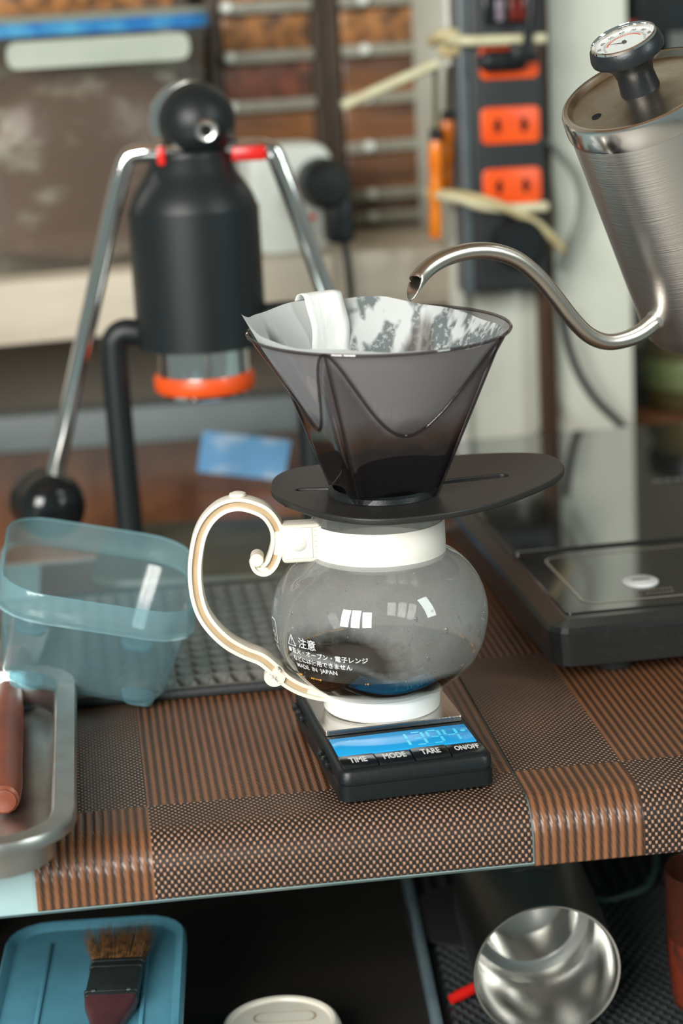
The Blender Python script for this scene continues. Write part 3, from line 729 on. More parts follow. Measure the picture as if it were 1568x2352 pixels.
# ------------------------------------------------------------------ waffle drying mat
vA, vB_, uA, uB = .100, .315, -.260, -.018
NX, NY = 170, 130
V_, F_ = [], []
for j in range(NY+1):
    for i in range(NX+1):
        u = uA+(uB-uA)*i/NX; v = vA+(vB_-vA)*j/NY
        g = max(math.cos(u*2*PI/.0105), math.cos(v*2*PI/.0150)); e = min(u-uA, uB-u, v-vA, vB_-v)
        z = .0055+.0032*max(-.8, g) if e > .008 else .0065
        if e <= 1e-6: z = .0025
        V_.append((u, v, z+.0005*noise.noise(Vector((u*60, v*60, 1)))))
for j in range(NY):
    for i in range(NX): q = j*(NX+1)+i; F_.append([q, q+1, q+NX+2, q+NX+1])
dm = thing('drying_mat', 'dark grey waffle drying mat with a black edge beside the server handle', 'drying mat', TM)
mk('waffle_cloth', (V_, F_), pm('grey_waffle_cloth', (.17, .165, .15), .9, nz=(300, (.11, .11, .10), .35, .7), bump=(900, .5)), dm)
mk('edge_binding', tube([Vector((uA, vA, .0045)), Vector((uB, vA, .0045)), Vector((uB, vB_, .0045)), Vector((uA, vB_, .0045)), Vector((uA, vA, .0045))], .0030, 8), RUB, dm, smooth=60)

# ------------------------------------------------------------------ steel tray and brown tool
TRZ = .0255
tA = az(176, 1780, TRZ)
trY = 6.0
trw, trd = .26, .27
tcv = Matrix.Rotation(dg(trY), 3, 'Z')
fr_pt = az(60, 1925, TRZ)
tc = Vector((tA.x, fr_pt.y, 0))+tcv @ Vector((-trw/2-.001, trd/2-.008, 0))
ty = thing('steel_tray', 'worn stainless steel tray with a wide flat rim at the table corner', 'tray', T(tc.x+.0085, tc.y+.004, .0017) @ R(trY, 'Z'))
zz = TRZ-.0017
rg = [rr(trw-.036, trd-.036, .022, .0008), rr(trw-.028, trd-.028, .026, .003), rr(trw-.024, trd-.024, .028, zz-.002), rr(trw-.021, trd-.021, .030, zz), rr(trw-.002, trd-.002, .038, zz), rr(trw, trd, .039, zz-.0015), rr(trw, trd, .039, zz-.006), rr(trw-.002, trd-.002, .038, zz-.0065),
      rr(trw-.003, trd-.003, .038, zz-.002), rr(trw-.020, trd-.020, .030, zz-.0015), rr(trw-.023, trd-.023, .028, .0025), rr(trw-.034, trd-.034, .022, 0)]
V_, F_ = loft(rg, False, False); n = len(rg[0]); F_.append(list(range(n))); F_.append([(len(rg)-1)*n+i for i in range(n)])
mk('tray_pan', (V_, F_), STEELD, ty, smooth=35)
hp_ = [az(x, y, .012) for x, y in ((22, 1570), (14, 1650), (10, 1740), (12, 1800), (10, 1830), (9, 1842))]
tl_ = thing('brown_spatula', 'reddish brown handled tool lying in the steel tray', 'spatula', T(hp_[2].x, hp_[2].y, .004))
V_, F_ = tube(spl(hp_, 5), [.0075, .0085, .0095, .0098, .0098, .0095, .0092, .009, .0088, .0085, .0082, .0076, .0060, .0030], 14)
mk('handle', (V_, F_), pm('brown_handle', (.23, .055, .025), .4, nz=(40, (.16, .04, .02), .4, .7)), tl_, world=True)
e0 = hp_[0]; mk('ferrule', tube([e0+Vector((0, .035, .004)), e0+Vector((0, .012, .002)), e0+Vector((0, -.012, 0))], [.0085, .0102, .0106], 14), pm('clear_sleeve', (.40, .22, .19), .25, nz=(60, (.3, .14, .1), .4, .7)), tl_, world=True)
mk('blade', xf(rbox(.03, .08, .002, .0006), T(e0.x-.002, e0.y+.07, .014)), STEELD, tl_, world=True)

# ------------------------------------------------------------------ blue food container
cb = az(215, 1640, .006)
CW, CDp, CH = .112, .124, .062
CM = T(-.171, .108, 0) @ R(6, 'Z') @ R(14, 'Y') @ R(6, 'X')
CM = T(0, 0, .0030-min((CM @ Vector((sx*CW/2*.8, sy*CDp/2*.8, -.002))).z for sx in (-1, 1) for sy in (-1, 1))) @ CM
BLUEP = clearp('blue_translucent_plastic', (.74, .87, .90), rough=.14, ior=1.45, body=(.44, .70, .78), bodyf=.20)
BLUER = clearp('blue_translucent_plastic_rim', (.66, .85, .90), rough=.14, ior=1.45, body=(.46, .76, .83), bodyf=.36)
fc = thing('food_container', 'open pale blue translucent plastic food box tilted beside the server', 'food container', CM)
rg = [rr(CW-.030, CDp-.030, .014, 0), rr(CW-.022, CDp-.022, .020, .0015), rr(CW-.017, CDp-.017, .022, .006), rr(CW-.007, CDp-.007, .024, CH-.019), rr(CW-.005, CDp-.005, .025, CH-.0175)]
mk('tub', loft(rg, True, False), BLUEP, fc, smooth=50)
rg = [rr(CW-.005, CDp-.005, .025, CH-.0175), rr(CW+.001, CDp+.001, .027, CH-.017), rr(CW+.001, CDp+.001, .027, CH-.0155), rr(CW-.0035, CDp-.0035, .026, CH-.0145), rr(CW-.001, CDp-.001, .027, CH-.001), rr(CW-.0025, CDp-.0025, .0265, CH), rr(CW-.004, CDp-.004, .026, CH-.001)]
mk('rim_band', loft(rg, False, False), BLUER, fc, smooth=50)
for (sx, sy) in ((1, -1), (-1, -1), (1, 1), (-1, 1)):
    mk('foot', xf(loft([rr(.017, .017, .006, -.002), rr(.019, .019, .007, .0012), rr(.016, .016, .006, .002)]), T(sx*(CW/2-.024), sy*(CDp/2-.024), 0)), BLUER, fc)

# ------------------------------------------------------------------ induction cooker
ICY = 8.0
p = az(1283, 1545, .010)
ICM = T(p.x, p.y, .0017) @ R(ICY, 'Z')
IW, ID = .30, .495
ic = thing('induction_cooker', 'black glass-topped induction cooker with a white minus button', 'induction cooker', ICM)
ccx, ccy = IW/2-.004, ID/2-.002
CK = pm('cooker_black', (.014, .016, .016), .22, nz=(200, (.022, .022, .021), .5, .8))
rg = [rr(IW-.014, ID-.014, .012, .009, c=(ccx, ccy)), rr(IW-.004, ID-.004, .013, .011, c=(ccx, ccy)), rr(IW, ID, .014, .031, c=(ccx, ccy)), rr(IW-.003, ID-.003, .013, .034, c=(ccx, ccy)), rr(IW-.022, ID-.022, .004, .0365, c=(ccx, ccy))]
mk('housing', loft(rg), CK, ic, smooth=12)
IZ = .0365
GLB = pm('black_glass', (.010, .011, .010), .07, nz=(60, (.013, .014, .012), .4, .7), spec=1.0, coat=1.0)
mk('glass_top', loft([rr(IW-.026, ID-.165, .003, IZ, c=(ccx+.001, ccy+.069)), rr(IW-.026, ID-.165, .003, IZ+.0022, c=(ccx+.001, ccy+.069)), rr(IW-.028, ID-.167, .0025, IZ+.0026, c=(ccx+.001, ccy+.069))]), GLB, ic, smooth=8)
pnl = mk('control_panel', loft([rr(IW-.026, .132, .003, IZ-.0002, c=(ccx+.001, .084)), rr(IW-.026, .132, .003, IZ+.0008, c=(ccx+.001, .084))]), pm('panel_black', (.014, .015, .014), .12, spec=.8, coat=.6, nz=(90, (.018, .018, .016), .4, .7)), ic)
o_ = rr(IW-.052, .104, .010, 0, c=(ccx+.002, .083)); i_ = rr(IW-.0545, .1015, .0088, 0, c=(ccx+.002, .083))
nn = len(o_)
mk('panel_outline', xf((o_+i_, [[k, (k+1) % nn, nn+(k+1) % nn, nn+k] for k in range(nn)]), T(0, 0, IZ+.0011)), pm('outline_print', (.50, .46, .38), .4, nz=(200, (.42, .39, .32), .4, .7)), pnl, smooth=0)
mb_p = ICM.inverted() @ az(1470, 1338, IZ+.002)
bt = mk('minus_button', xf(lathe([(0, .0012), (.0102, .0012), (.0106, .0009), (.0106, 0)], 40), T(mb_p.x, mb_p.y, IZ+.0007) @ Matrix.Diagonal((1, 1.12, 1, 1))), WHT_INK, pnl)
mk('minus_sign', xf(rbox(.0108, .0020, .0003, 0), T(mb_p.x+.0006, mb_p.y+.001, IZ+.0021)), pm('green_black_print', (.02, .06, .06), .4, nz=(200, (.02, .05, .05), .4, .7)), bt, smooth=0)
tx = marks(8, .0032); tx2 = marks(7, .0030)
mk('button_caption', join(xf(tx, T(mb_p.x+.0035, mb_p.y-.0205, IZ+.0012)), xf(tx2, T(mb_p.x+.0045, mb_p.y-.0275, IZ+.0012))), pm('caption_print', (.30, .24, .20), .5, nz=(200, (.26, .2, .17), .4, .7)), pnl, smooth=0)
for (fx, fy) in ((.040, .030), (IW-.05, .030), (.040, ID-.04), (IW-.05, ID-.04)):
    mk('foot', xf(lathe([(0, 0), (.011, 0), (.0125, .002), (.0125, .0105), (0, .0105)], 24), T(fx, fy, 0)), RUB, ic)
xt = az(1545, 1108, .04); xt = ICM.inverted() @ xt
mk('glass_lettering', xf(marks(6, .0085), T(xt.x+.010, xt.y, IZ+.0028)), pm('grey_print', (.30, .31, .30), .5, nz=(200, (.26, .26, .25), .4, .7)), ic, smooth=0)

# ------------------------------------------------------------------ shelf behind, storage box, drawers
SHY = 15.0
sL, sR = ay(-40, 655, .60), None
shz = sL.z
def on_top(px, py): return az(px, py, shz)
pA = ay(-30, 665, .60); 
SHM = T(pA.x, pA.y, shz) @ R(SHY, 'Z')
sh = thing('shelf_bench', 'cream painted low shelf carrying the storage box and drawer units', 'shelf', SHM)
SHP = pm('shelf_paint', (.60, .53, .42), .5, nz=((6, 60, 40), (.50, .44, .35), .4, .7), bump=(80, .1))
shw = .50; SHT = .050
mk('board', rbox(shw+.3, .22, SHT, .003, c=(shw/2-.13, .11, -SHT/2)), SHP, sh)
mk('side_panel', rbox(.018, .18, shz-SHT-.0018, .001, c=(-.24, .12, -SHT-(shz-SHT-.0018)/2)), pm('dark_panel', (.04, .035, .03), .6, nz=(20, (.03, .028, .025), .4, .7)), sh)
mk('side_panel', rbox(.018, .18, shz-SHT-.0018, .001, c=(shw-.06, .12, -SHT-(shz-SHT-.0018)/2)), pm('dark_panel_b', (.04, .035, .03), .6, nz=(20, (.03, .028, .025), .4, .7)), sh)
def shf(px, py, d):
    """pixel -> local (u, z) on the upright plane d metres behind the shelf front"""
    ex = Vector((math.cos(dg(SHY)), math.sin(dg(SHY)), 0)); ey = Vector((-ex.y, ex.x, 0)); o = Vector((pA.x, pA.y, 0))
    r = ray(px, py); k = (d-(CAM-o).dot(ey))/r.dot(ey); q = CAM+r*k
    return (q-o).dot(ex), q.z
# storage box
d0 = .030
u0, _ = shf(-70, 300, d0); u1, _ = shf(492, 300, d0); zt = shf(250, 62, d0)[1]
bh = zt-shz; bwid = u1-u0
BXM = SHM @ T((u0+u1)/2, d0+.046, 0)
CLR = clearp('clear_box_plastic', (.84, .82, .78), rough=.12, body=(.42, .41, .36), bodyf=.20)
sbx = thing('storage_box', 'large clear airtight storage box with a blue-sealed lid on the shelf', 'storage box', BXM)
rg = [rr(bwid-.02, .074, .015, .0012), rr(bwid-.012, .080, .02, .006), rr(bwid, .092, .02, bh-.012), rr(bwid+.004, .095, .022, bh-.010), rr(bwid+.004, .095, .022, bh-.004)]
mk('tub', loft(rg, True, False), CLR, sbx, smooth=50)
LIDP = clearp('lid_plastic', (.75, .78, .74), rough=.2, body=(.50, .54, .47), bodyf=.72)
lidb = mk('lid', loft([rr(bwid+.008, .098, .024, bh+.0065), rr(bwid+.010, .100, .024, bh+.008), rr(bwid+.010, .100, .024, bh+.011), rr(bwid+.004, .094, .022, bh+.012)]), LIDP, sbx)
mk('blue_seal', loft([rr(bwid+.0075, .0985, .023, bh-.004), rr(bwid+.0105, .1010, .024, bh-.0035), rr(bwid+.0105, .1010, .024, bh+.006), rr(bwid+.0075, .0985, .023, bh+.0065)], False, False), pm('blue_seal', (.01, .15, .42), .4, nz=(30, (.06, .30, .52), .45, .6)), lidb)
ul0, _ = shf(12, 120, d0); ul1, _ = shf(432, 120, d0); um = (u0+u1)/2
zf0, zf1 = shf(250, 146, d0)[1]-shz, shf(250, 84, d0)[1]-shz
fl_ = [Vector((p.x, 0, p.y)) for p in rr(ul1-ul0, zf1-zf0, .008)]
V_ = [(p.x+(ul0+ul1)/2-um, y_, p.z+(zf0+zf1)/2) for y_ in (-.0535, -.0500) for p in fl_]; n = len(fl_)
mk('latch_flap', (V_, [[i, (i+1) % n, n+(i+1) % n, n+i] for i in range(n)]+[list(range(n)), list(range(n, 2*n))]), pm('latch_plastic', (.46, .50, .42), .4, nz=(20, (.38, .42, .35), .4, .7)), sbx)
# bag of beans inside the box
V_, F_ = lathe([(0, 0), (.05, .002), (.07, .01), (.082, .04), (.085, .08), (.078, .11), (.055, .130), (.02, .142), (0, .143)], 40)
V_ = [Vector((x*1.12*(1+.10*noise.noise(Vector((x*30, y*30, z*24)))), y*.40*(1+.14*noise.noise(Vector((x*30, y*30+7, z*30)))), z*1.14*(1+.08*noise.noise(Vector((x*20, y*20, z*20+3)))))) for x, y, z in V_]
bag = mk('plastic_bag', (V_, F_), pm('bagged_beans', (.15, .085, .065), .25, nz=((18, 18, 34), (.36, .33, .28), .55, .66), bump=(40, 1.0)), M=BXM @ T(.0, 0, .004))
tagit(bag, 'crinkled plastic bag of brown coffee beans inside the storage box', 'bag')
# drawer towers
dd0 = .150
def drawer_mat(name, c1, c2, sc): return pm(name, c1, .35, nz=(sc, c2, .38, .62), bump=(30, .1), coat=.3)
DM = [drawer_mat('drawer_amber_spotted', (.40, .17, .05), (.09, .042, .02), 75), drawer_mat('drawer_red_brown', (.22, .075, .045), (.08, .035, .024), 60),
      drawer_mat('drawer_wood_brown', (.27, .11, .038), (.09, .04, .02), (14, 14, 110)), drawer_mat('drawer_wood_mid', (.23, .095, .036), (.08, .036, .02), (12, 12, 120)),
      drawer_mat('drawer_dark', (.11, .045, .022), (.055, .026, .016), (14, 14, 100))]
RAIL = pm('drawer_rail', (.30, .30, .25), .35, nz=(30, (.22, .20, .16), .4, .7))
KNOB = pm('drawer_knob', (.75, .80, .76), .15, nz=(60, (.66, .7, .66), .4, .7))
DKF = pm('drawer_frame', (.055, .035, .022), .6, nz=(30, (.035, .025, .018), .4, .7))
rails_y = [12, 115, 230, 345, 455, 545]
towers = [(-70+0, 430, 'behind the storage box'), (500, 738, 'beside the storage box'), (772, 1008, 'next to the white pole')]
knobx = [228, 528, 838]
for ti, (xa, xb, wh) in enumerate(towers):
    ua = shf(xa, 250, dd0)[0]; ub = shf(xb, 250, dd0)[0]
    cxm = (xa+xb)/2
    zr = [shf(cxm, y-(cxm-890)*.045*(1 if cxm < 890 else 1), dd0)[1]-shz for y in rails_y]
    zr = [shf(890, y, dd0)[1]-shz for y in rails_y]
    pitch = (zr[0]-zr[4])/4
    dt = thing('drawer_tower', 'tall unit of brown translucent drawers with pale rails '+wh, 'drawer unit', SHM @ T((ua+ub)/2, dd0+.04, 0), 'drawer towers on the shelf')
    wdt = ub-ua; H = zr[0]+pitch*1.15
    mk('frame', join(rbox(.012, .085, H, .001, c=(-wdt/2, 0, H/2)), rbox(.012, .085, H, .001, c=(wdt/2, 0, H/2)), rbox(wdt, .004, H, 0, c=(0, .041, H/2)), rbox(wdt+.012, .085, .006, .001, c=(0, 0, H)), rbox(wdt+.012, .085, .004, .001, c=(0, 0, .002))), DKF, dt)
    for k in range(6):
        ztop = zr[0]+pitch-pitch*k; zbot = ztop-pitch
        if zbot < 0: zbot = .005
        mk_i = [0, 0, 1, 2, 3, 4][k] if ti == 1 else [0, 0, 2, 3, 2, 4][k]
        dw = mk('drawer', rbox(wdt-.014, .07, ztop-zbot-.003, .003, c=(0, -.008, (ztop+zbot)/2)), DM[mk_i], dt)
        rl = mk('rail', rbox(wdt-.012, .010, .0105, .002, c=(0, -.0445, zbot+.005)), RAIL, dw)
        uk = shf(knobx[ti], 250, dd0)[0]-(ua+ub)/2
        mk('knob', xf(lathe([(0, .004), (.0035, .0034), (.005, .001), (.005, -.004)], 16), T(uk, -.0505, zbot+.006) @ R(90, 'X')), KNOB, dw)

# white socket box with black plug
bp0 = shf(585, 440, .0); bp1 = shf(782, 440, .0); zt_ = shf(690, 332, .01)[1]-shz; 
wb = thing('white_socket_box', 'white rounded socket box on the shelf behind the press lever', 'socket box', SHM @ T((bp0[0]+bp1[0])/2, .040, 0))
bw_ = bp1[0]-bp0[0]
ol = rr(bw_, zt_, .016)
V_ = []
for y_, s in ((.02, 1), (-.016, 1), (-.021, .95), (-.022, .88)): V_ += [(p.x*s, y_, p.y*s+zt_/2) for p in ol]
n = len(ol); F_ = [[j*n+i, j*n+(i+1) % n, (j+1)*n+(i+1) % n, (j+1)*n+i] for j in range(3) for i in range(n)]+[list(range(n)), [3*n+i for i in range(n)]]
mk('housing', (V_, F_), pm('socket_white', (.66, .70, .64), .4, nz=(30, (.60, .64, .58), .4, .7)), wb)
lx = shf(722, 505, .0); mk('red_mark', rbox(.012, .001, .004, 0, c=(lx[0]-(bp0[0]+bp1[0])/2, -.0225, lx[1]-shz)), RED, wb)
# plug and cord
pq = shf(748, 440, -.0); PLM = SHM @ T(pq[0], .0155, pq[1]-shz)
pg = thing('black_power_plug', 'black power plug in the white socket box, its cord hanging down', 'plug', PLM)
mk('plug_body', join(xf(lathe([(0, -.034), (.014, -.033), (.019, -.028), (.021, -.012), (.021, 0)], 32), T(0, 0, .006) @ R(-90, 'X')), rbox(.024, .022, .040, .006, 3, c=(.009, -.018, -.022))), BLKM, pg)
cpts = [Vector((.011, -.020, -.036)), Vector((.012, -.026, -.055)), Vector((.013, -.028, -.085)), Vector((.010, -.034, -.11)), Vector((.006, -.04, -.14)), Vector((-.02, -.045, -.165))]
mk('cord', tube(spl(cpts, 5), .0032, 10), BLK, pg)
# blue paper label on the brown sheet
q = [az(x, y, .0) for x, y in ((450, 1090), (640, 1095), (690, 1000), (470, 985))]
q = [ay(452, 1084, .585), ay(652, 1104, .585), ay(668, 1012, .60), ay(466, 990, .60)]
lb = thing('blue_label_card', 'blurred blue and white printed card standing at the back of the table', 'card', T(q[0].x, q[0].y, 0))
qq = [q[0], q[1], q[2], q[3]]; nb = Vector((0, .0012, 0)); 
qb = [Vector((v.x, v.y, v.z)) for v in qq]
mk('card', (qb+[v+nb for v in qb], [[0, 1, 2, 3], [7, 6, 5, 4], [0, 4, 5, 1], [1, 5, 6, 2], [2, 6, 7, 3], [3, 7, 4, 0]]), pm('blue_print', (.10, .28, .50), .5, nz=((30, 30, 60), (.30, .42, .55), .50, .62)), lb, world=True, smooth=0)
mk('card_foot', (lambda a_, b: ([Vector((a_.x, a_.y, .002)), Vector((b.x, b.y, .002)), b, a_]+[Vector((a_.x, a_.y+.03, .002)), Vector((b.x, b.y+.03, .002)), b+nb*2, a_+nb*2], [[0, 1, 2, 3], [4, 5, 6, 7], [0, 3, 7, 4], [1, 5, 6, 2], [0, 4, 5, 1]]))(q[0], q[1]), pm('card_stand', (.09, .04, .025), .5, nz=(30, (.07, .03, .02), .4, .7)), lb, world=True, smooth=0)

# ------------------------------------------------------------------ pole, strip, cables by the pillar
def wp(px, py, d): u, z = wf(px, py, d); return WO+WEX*u+WEY*d+Vector((0, 0, z))
pb = wp(1052, 700, -.012); pt = wp(1036, -120, -.012)
pb2 = pb+(pb-pt)*((pb.z-.0)/(pt.z-pb.z))
po = thing('white_pole', 'white metal pole beside the black power strip', 'pole', T(pb2.x, pb2.y, 0))
mk('tube', tube([pb2, pt, pt+(pt-pb)*.5], .0078, 20), pm('white_pole_paint', (.72, .73, .66), .25, nz=(20, (.62, .60, .52), .4, .7)), po, world=True)
mk('pole_foot', xf(lathe([(0, .0), (.016, .0), (.016, .004), (.009, .006), (.009, .012)], 20), T(pb2.x, pb2.y, .0)), WHITEP, po, world=True)
# brown post
b0_, b1_ = wp(1262, 1030, -.012), wp(1272, 0, -.012)
bo_ = thing('brown_post', 'narrow dark brown wooden post in front of the cream pillar', 'post', T(b0_.x, b0_.y, 0) @ R(WY, 'Z'))
mk('post_body', rbox(.0145, .012, 1.2, .002, c=(0, 0, .6)), pm('brown_wood_post', (.085, .042, .020), .5, nz=((60, 60, 4), (.045, .024, .014), .35, .7)), bo_)
mk('post_foot', rbox(.020, .016, .012, .002, c=(0, 0, .006)), BLKM, bo_)
# power strip
ST0, ST1 = wp(1176, 672, -.056), wp(1158, -60, -.056)
up_ = (ST1-ST0); up_ = Vector((up_.x, up_.y*0, up_.z)).normalized()
SL = (ST1-ST0).length+.05
s_w = (wp(1262, 400, -.056)-wp(1090, 400, -.056)).length
STM = T(*ST0) @ Matrix((WEX, WEY, up_)).transposed().to_4x4()
# re-orthogonalise
zx = up_; xx = (WEX-zx*WEX.dot(zx)).normalized(); yy_ = zx.cross(xx)
STM = T(*ST0) @ Matrix((xx, yy_, zx)).transposed().to_4x4()
st = thing('power_strip', 'black power strip with orange two-pin sockets tied upright to the pole', 'power strip', STM)
mk('body', rbox(s_w, .036, SL, .005, 3, c=(0, .018, SL/2)), pm('strip_black', (.020, .024, .025), .45, bump=(500, .15)), st)
mk('side_rail', rbox(.008, .034, SL, .002, c=(-s_w/2-.0035, .019, SL/2)), pm('strip_grey', (.10, .12, .13), .4, nz=(30, (.08, .10, .11), .4, .7)), st)
def stl(px, py):
    r = ray(px, py); P_ = STM.inverted() @ CAM; D_ = STM.inverted().to_3x3() @ r; k = -P_.y/D_.y; q = P_+D_*k; return q.x, q.z
for (yc, xc) in ((138, 1168), (287, 1171), (427, 1175)):
    x_, z_ = stl(xc, yc); ww = .0475; hh = .0285
    o2 = rr(ww, hh, .005)
    V_ = []
    for y_, s in ((.001, 1), (-.0016, 1), (-.0022, .97)): V_ += [(p.x*s+x_, y_, p.y*s+z_) for p in o2]
    n = len(o2)
    so_ = mk('socket', (V_, [[j*n+i, j*n+(i+1) % n, (j+1)*n+(i+1) % n, (j+1)*n+i] for j in range(2) for i in range(n)]+[list(range(n)), [2*n+i for i in range(n)]]), ORSOCK, st)
    for sx in (-1, 1):
        mk('slot', rbox(.0035, .001, .011, .0004, c=(x_+sx*.0105, -.0024, z_)), INKD, so_)
        mk('slot', xf(lathe([(0, 0), (.0028, 0), (.003, .001)], 12), T(x_+sx*.0112, -.0023, z_) @ R(90, 'X')), INKD, so_)
x_, z_ = stl(1168, 22)
sw = mk('switch', rbox(.040, .004, .024, .001, c=(x_, -.0005, z_)), BLKG, st)
mk('rocker', rbox(.013, .004, .017, .001, c=(x_+.006, -.003, z_)), pm('dark_red_rocker', (.16, .02, .012), .25, nz=(80, (.12, .015, .01), .4, .7)), sw)
mk('neon_lens', rbox(.006, .003, .017, .001, c=(x_-.008, -.0025, z_)), pm('lilac_lens', (.25, .20, .25), .2, nz=(80, (.2, .16, .2), .4, .7)), sw)
# plug in the top socket
x_, z_ = stl(1160, 138)
pg2 = thing('black_flat_plug', 'black angled plug in the top orange socket, cord rising', 'plug', STM @ T(x_, -.003, z_))
mk('plug_body', join(rbox(.038, .014, .0165, .006, 3, c=(-.004, -.007, 0)), rbox(.020, .018, .014, .003, 2, c=(.012, -.010, .005)), rbox(.006, .004, .016, .001, c=(.003, -.016, .006))), BLK, pg2)
cp2 = [Vector((.013, -.014, .008)), Vector((.016, -.016, .03)), Vector((.019, -.015, .06)), Vector((.021, -.012, .12))]
mk('cord', tube(spl(cp2, 6), .0038, 12), BLK, pg2)
# dark adapter at the strip's lower end
x_, z_ = stl(1185, 555)
ad = thing('black_round_adapter', 'black round adapter plugged in near the foot of the power strip', 'adapter', STM @ T(x_, 0, z_))
mk('housing', xf(lathe([(0, .020), (.016, .020), (.020, .016), (.021, .001)], 32), R(90, 'X')), BLK, ad)
mk('rim_mark', rbox(.0045, .001, .006, 0, c=(-.018, -.006, .0)), pm('dull_red', (.18, .03, .02), .5, nz=(60, (.12, .02, .015), .4, .7)), ad)
# ties and rope ends
TIE = pm('cream_tie', (.62, .60, .40), .4, nz=(60, (.55, .50, .32), .4, .7)); TIE2 = pm('yellowed_tie', (.50, .40, .20), .4, nz=(60, (.55, .48, .28), .4, .7))
t1 = thing('cable_tie', 'cream cable tie across the power strip above the top socket', 'cable tie', T(*wp(1020, 95, -.07)))
mk('strap', tube(spl([wp(x, y, d) for x, y, d in ((1000, 92, -.034), (1020, 88, -.048), (1050, 92, -.060), (1078, 94, -.068), (1150, 92, -.068), (1210, 90, -.068), (1250, 88, -.066))], 5), .0042, 10), TIE, t1, world=True)
mk('knot', tube(spl([wp(x, y, d) for x, y, d in ((992, 96, -.036), (1010, 82, -.052), (1040, 78, -.052), (1064, 90, -.046), (1050, 112, -.050), (1024, 122, -.052), (1014, 104, -.052))], 5), .0046, 10), TIE2, t1, world=True)
t2 = thing('cable_tie', 'loose pale tie end sticking out from the white pole over the drawers', 'cable tie', T(*wp(1000, 150, -.06)))
mk('strap', tube([wp(1004, 146, -.052), wp(900, 192, -.06), wp(786, 244, -.065)], .0043, 10), TIE, t2, world=True)
t3 = thing('cable_tie', 'cream cable tie wrapped under the lowest orange socket', 'cable tie', T(*wp(1100, 470, -.07)))
mk('strap', tube(spl([wp(x, y, d) for x, y, d in ((982, 440, -.036), (1010, 450, -.050), (1060, 458, -.062), (1110, 474, -.069), (1180, 478, -.069), (1256, 474, -.068))], 5), .0040, 10), TIE, t3, world=True)
mk('tail', tube(spl([wp(x, y, d) for x, y, d in ((984, 448, -.040), (1040, 446, -.056), (1120, 462, -.072), (1210, 500, -.068), (1262, 540, -.064), (1292, 572, -.056))], 5), .0038, 10), TIE2, t3, world=True)
# orange pens/screwdrivers
def driver(x0, y0, x1, y1, d, lab):
    a_, b = wp(x0, y0, d), wp(x1, y1, d)
    o = thing('orange_screwdriver', lab, 'screwdriver', T(*b))
    L_ = a_-b
    mk('blade', tube([a_, a_-L_*.36], .0022, 10), pm('dark_shaft', (.10, .085, .05), .3, .8, nz=(50, (.2, .16, .05), .4, .7)), o, world=True)
    mk('collar', tube([a_-L_*.36, a_-L_*.43], .0052, 14), BLK, o, world=True)
    h = [a_-L_*f for f in (.43, .46, .58, .62, .66, .76, .80, .84, .98, 1.0)]
    mk('handle', tube(h, [.0050, .0058, .0058, .0046, .0056, .0056, .0046, .0054, .0054, .004], 16), pm('amber_handle', (.90, .26, .005), .25, nz=(40, (.80, .14, .005), .4, .7), coat=.4), o, world=True)
driver(1000, 150, 1000, 548, -.045, 'amber handled screwdriver hanging in front of the white pole')
driver(1030, 150, 1022, 440, -.025, 'shorter amber handled screwdriver half behind the other one')
# cables
c1_ = thing('grey_cable', 'grey cable looping out from behind the power strip', 'cable', T(*wp(1262, 340, -.02)))
mk('cable', tube(spl([wp(x, y, d) for x, y, d in ((1250, 320, -.022), (1285, 355, -.024), (1318, 400, -.024), (1333, 455, -.024), (1326, 515, -.024), (1300, 575, -.026), (1285, 620, -.026))], 6), .0030, 10), pm('grey_cable', (.20, .21, .18), .4, nz=(30, (.15, .16, .14), .4, .7)), c1_, world=True)
c2_ = thing('black_cable', 'black cable hanging down the cream pillar to the cooker', 'cable', T(*wp(1440, 1010, -.01)))
mk('cable', tube(spl([wp(x, y, d) for x, y, d in ((1288, 700, -.03), (1302, 780, -.03), (1325, 850, -.03), (1365, 915, -.03), (1415, 965, -.03), (1440, 990, -.028), (1448, 1008, -.028))]+[wp(1448, 1014, -.028)-Vector((0, 0, .01)), wp(1446, 1014, -.028)*1-Vector((0, 0, wp(1446, 1014, -.028).z-.005))], 6), .0034, 10), BLK, c2_, world=True)

# ------------------------------------------------------------------ right of the pillar
u_a, _ = wf(1456, 900, .10)
bj = thing('amber_jar', 'dim amber glass jar on the counter right of the cream pillar', 'jar', T(*(WO+WEX*(u_a+.06)+WEY*.10)))
mk('glass', lathe([(0, .002), (.045, .002), (.05, .008), (.05, .095), (.042, .115), (.042, .125)], 40), pm('amber_glass', (.075, .060, .025), .15, nz=(30, (.04, .045, .025), .4, .7)), bj)
mk('label_band', lathe([(.0503, .022), (.0506, .024), (.0506, .046), (.0503, .048)], 40), pm('green_label', (.12, .16, .06), .4, nz=(30, (.10, .11, .05), .4, .7)), bj)
mk('lid', lathe([(.044, .122), (.046, .124), (.046, .140), (.043, .143), (0, .143)], 40), BLKM, bj)
rd = thing('red_dish', 'small red-orange dish on the counter right of the pillar', 'dish', T(*(WO+WEX*(u_a+.085)+WEY*.02)))
mk('bowl', lathe([(0, .002), (.02, .002), (.034, .014), (.036, .016), (.033, .015), (.02, .005), (0, .005)], 36), pm('red_glaze', (.35, .05, .015), .3, nz=(40, (.25, .04, .01), .4, .7)), rd)
ru = [u_a+.002, u_a+.4]
rs = thing('wall_shelf', 'dark narrow wall shelf right of the pillar', 'shelf', T(*(WO+WEX*(u_a)+WEY*.2)) @ R(WY, 'Z'))
zsh = wf(1500, 862, .2)[1]
mk('shelf_board', rbox(.4, .16, .012, .001, c=(.205, .05, zsh)), pm('dark_shelf', (.03, .026, .02), .5, nz=(20, (.02, .02, .016), .4, .7)), rs)
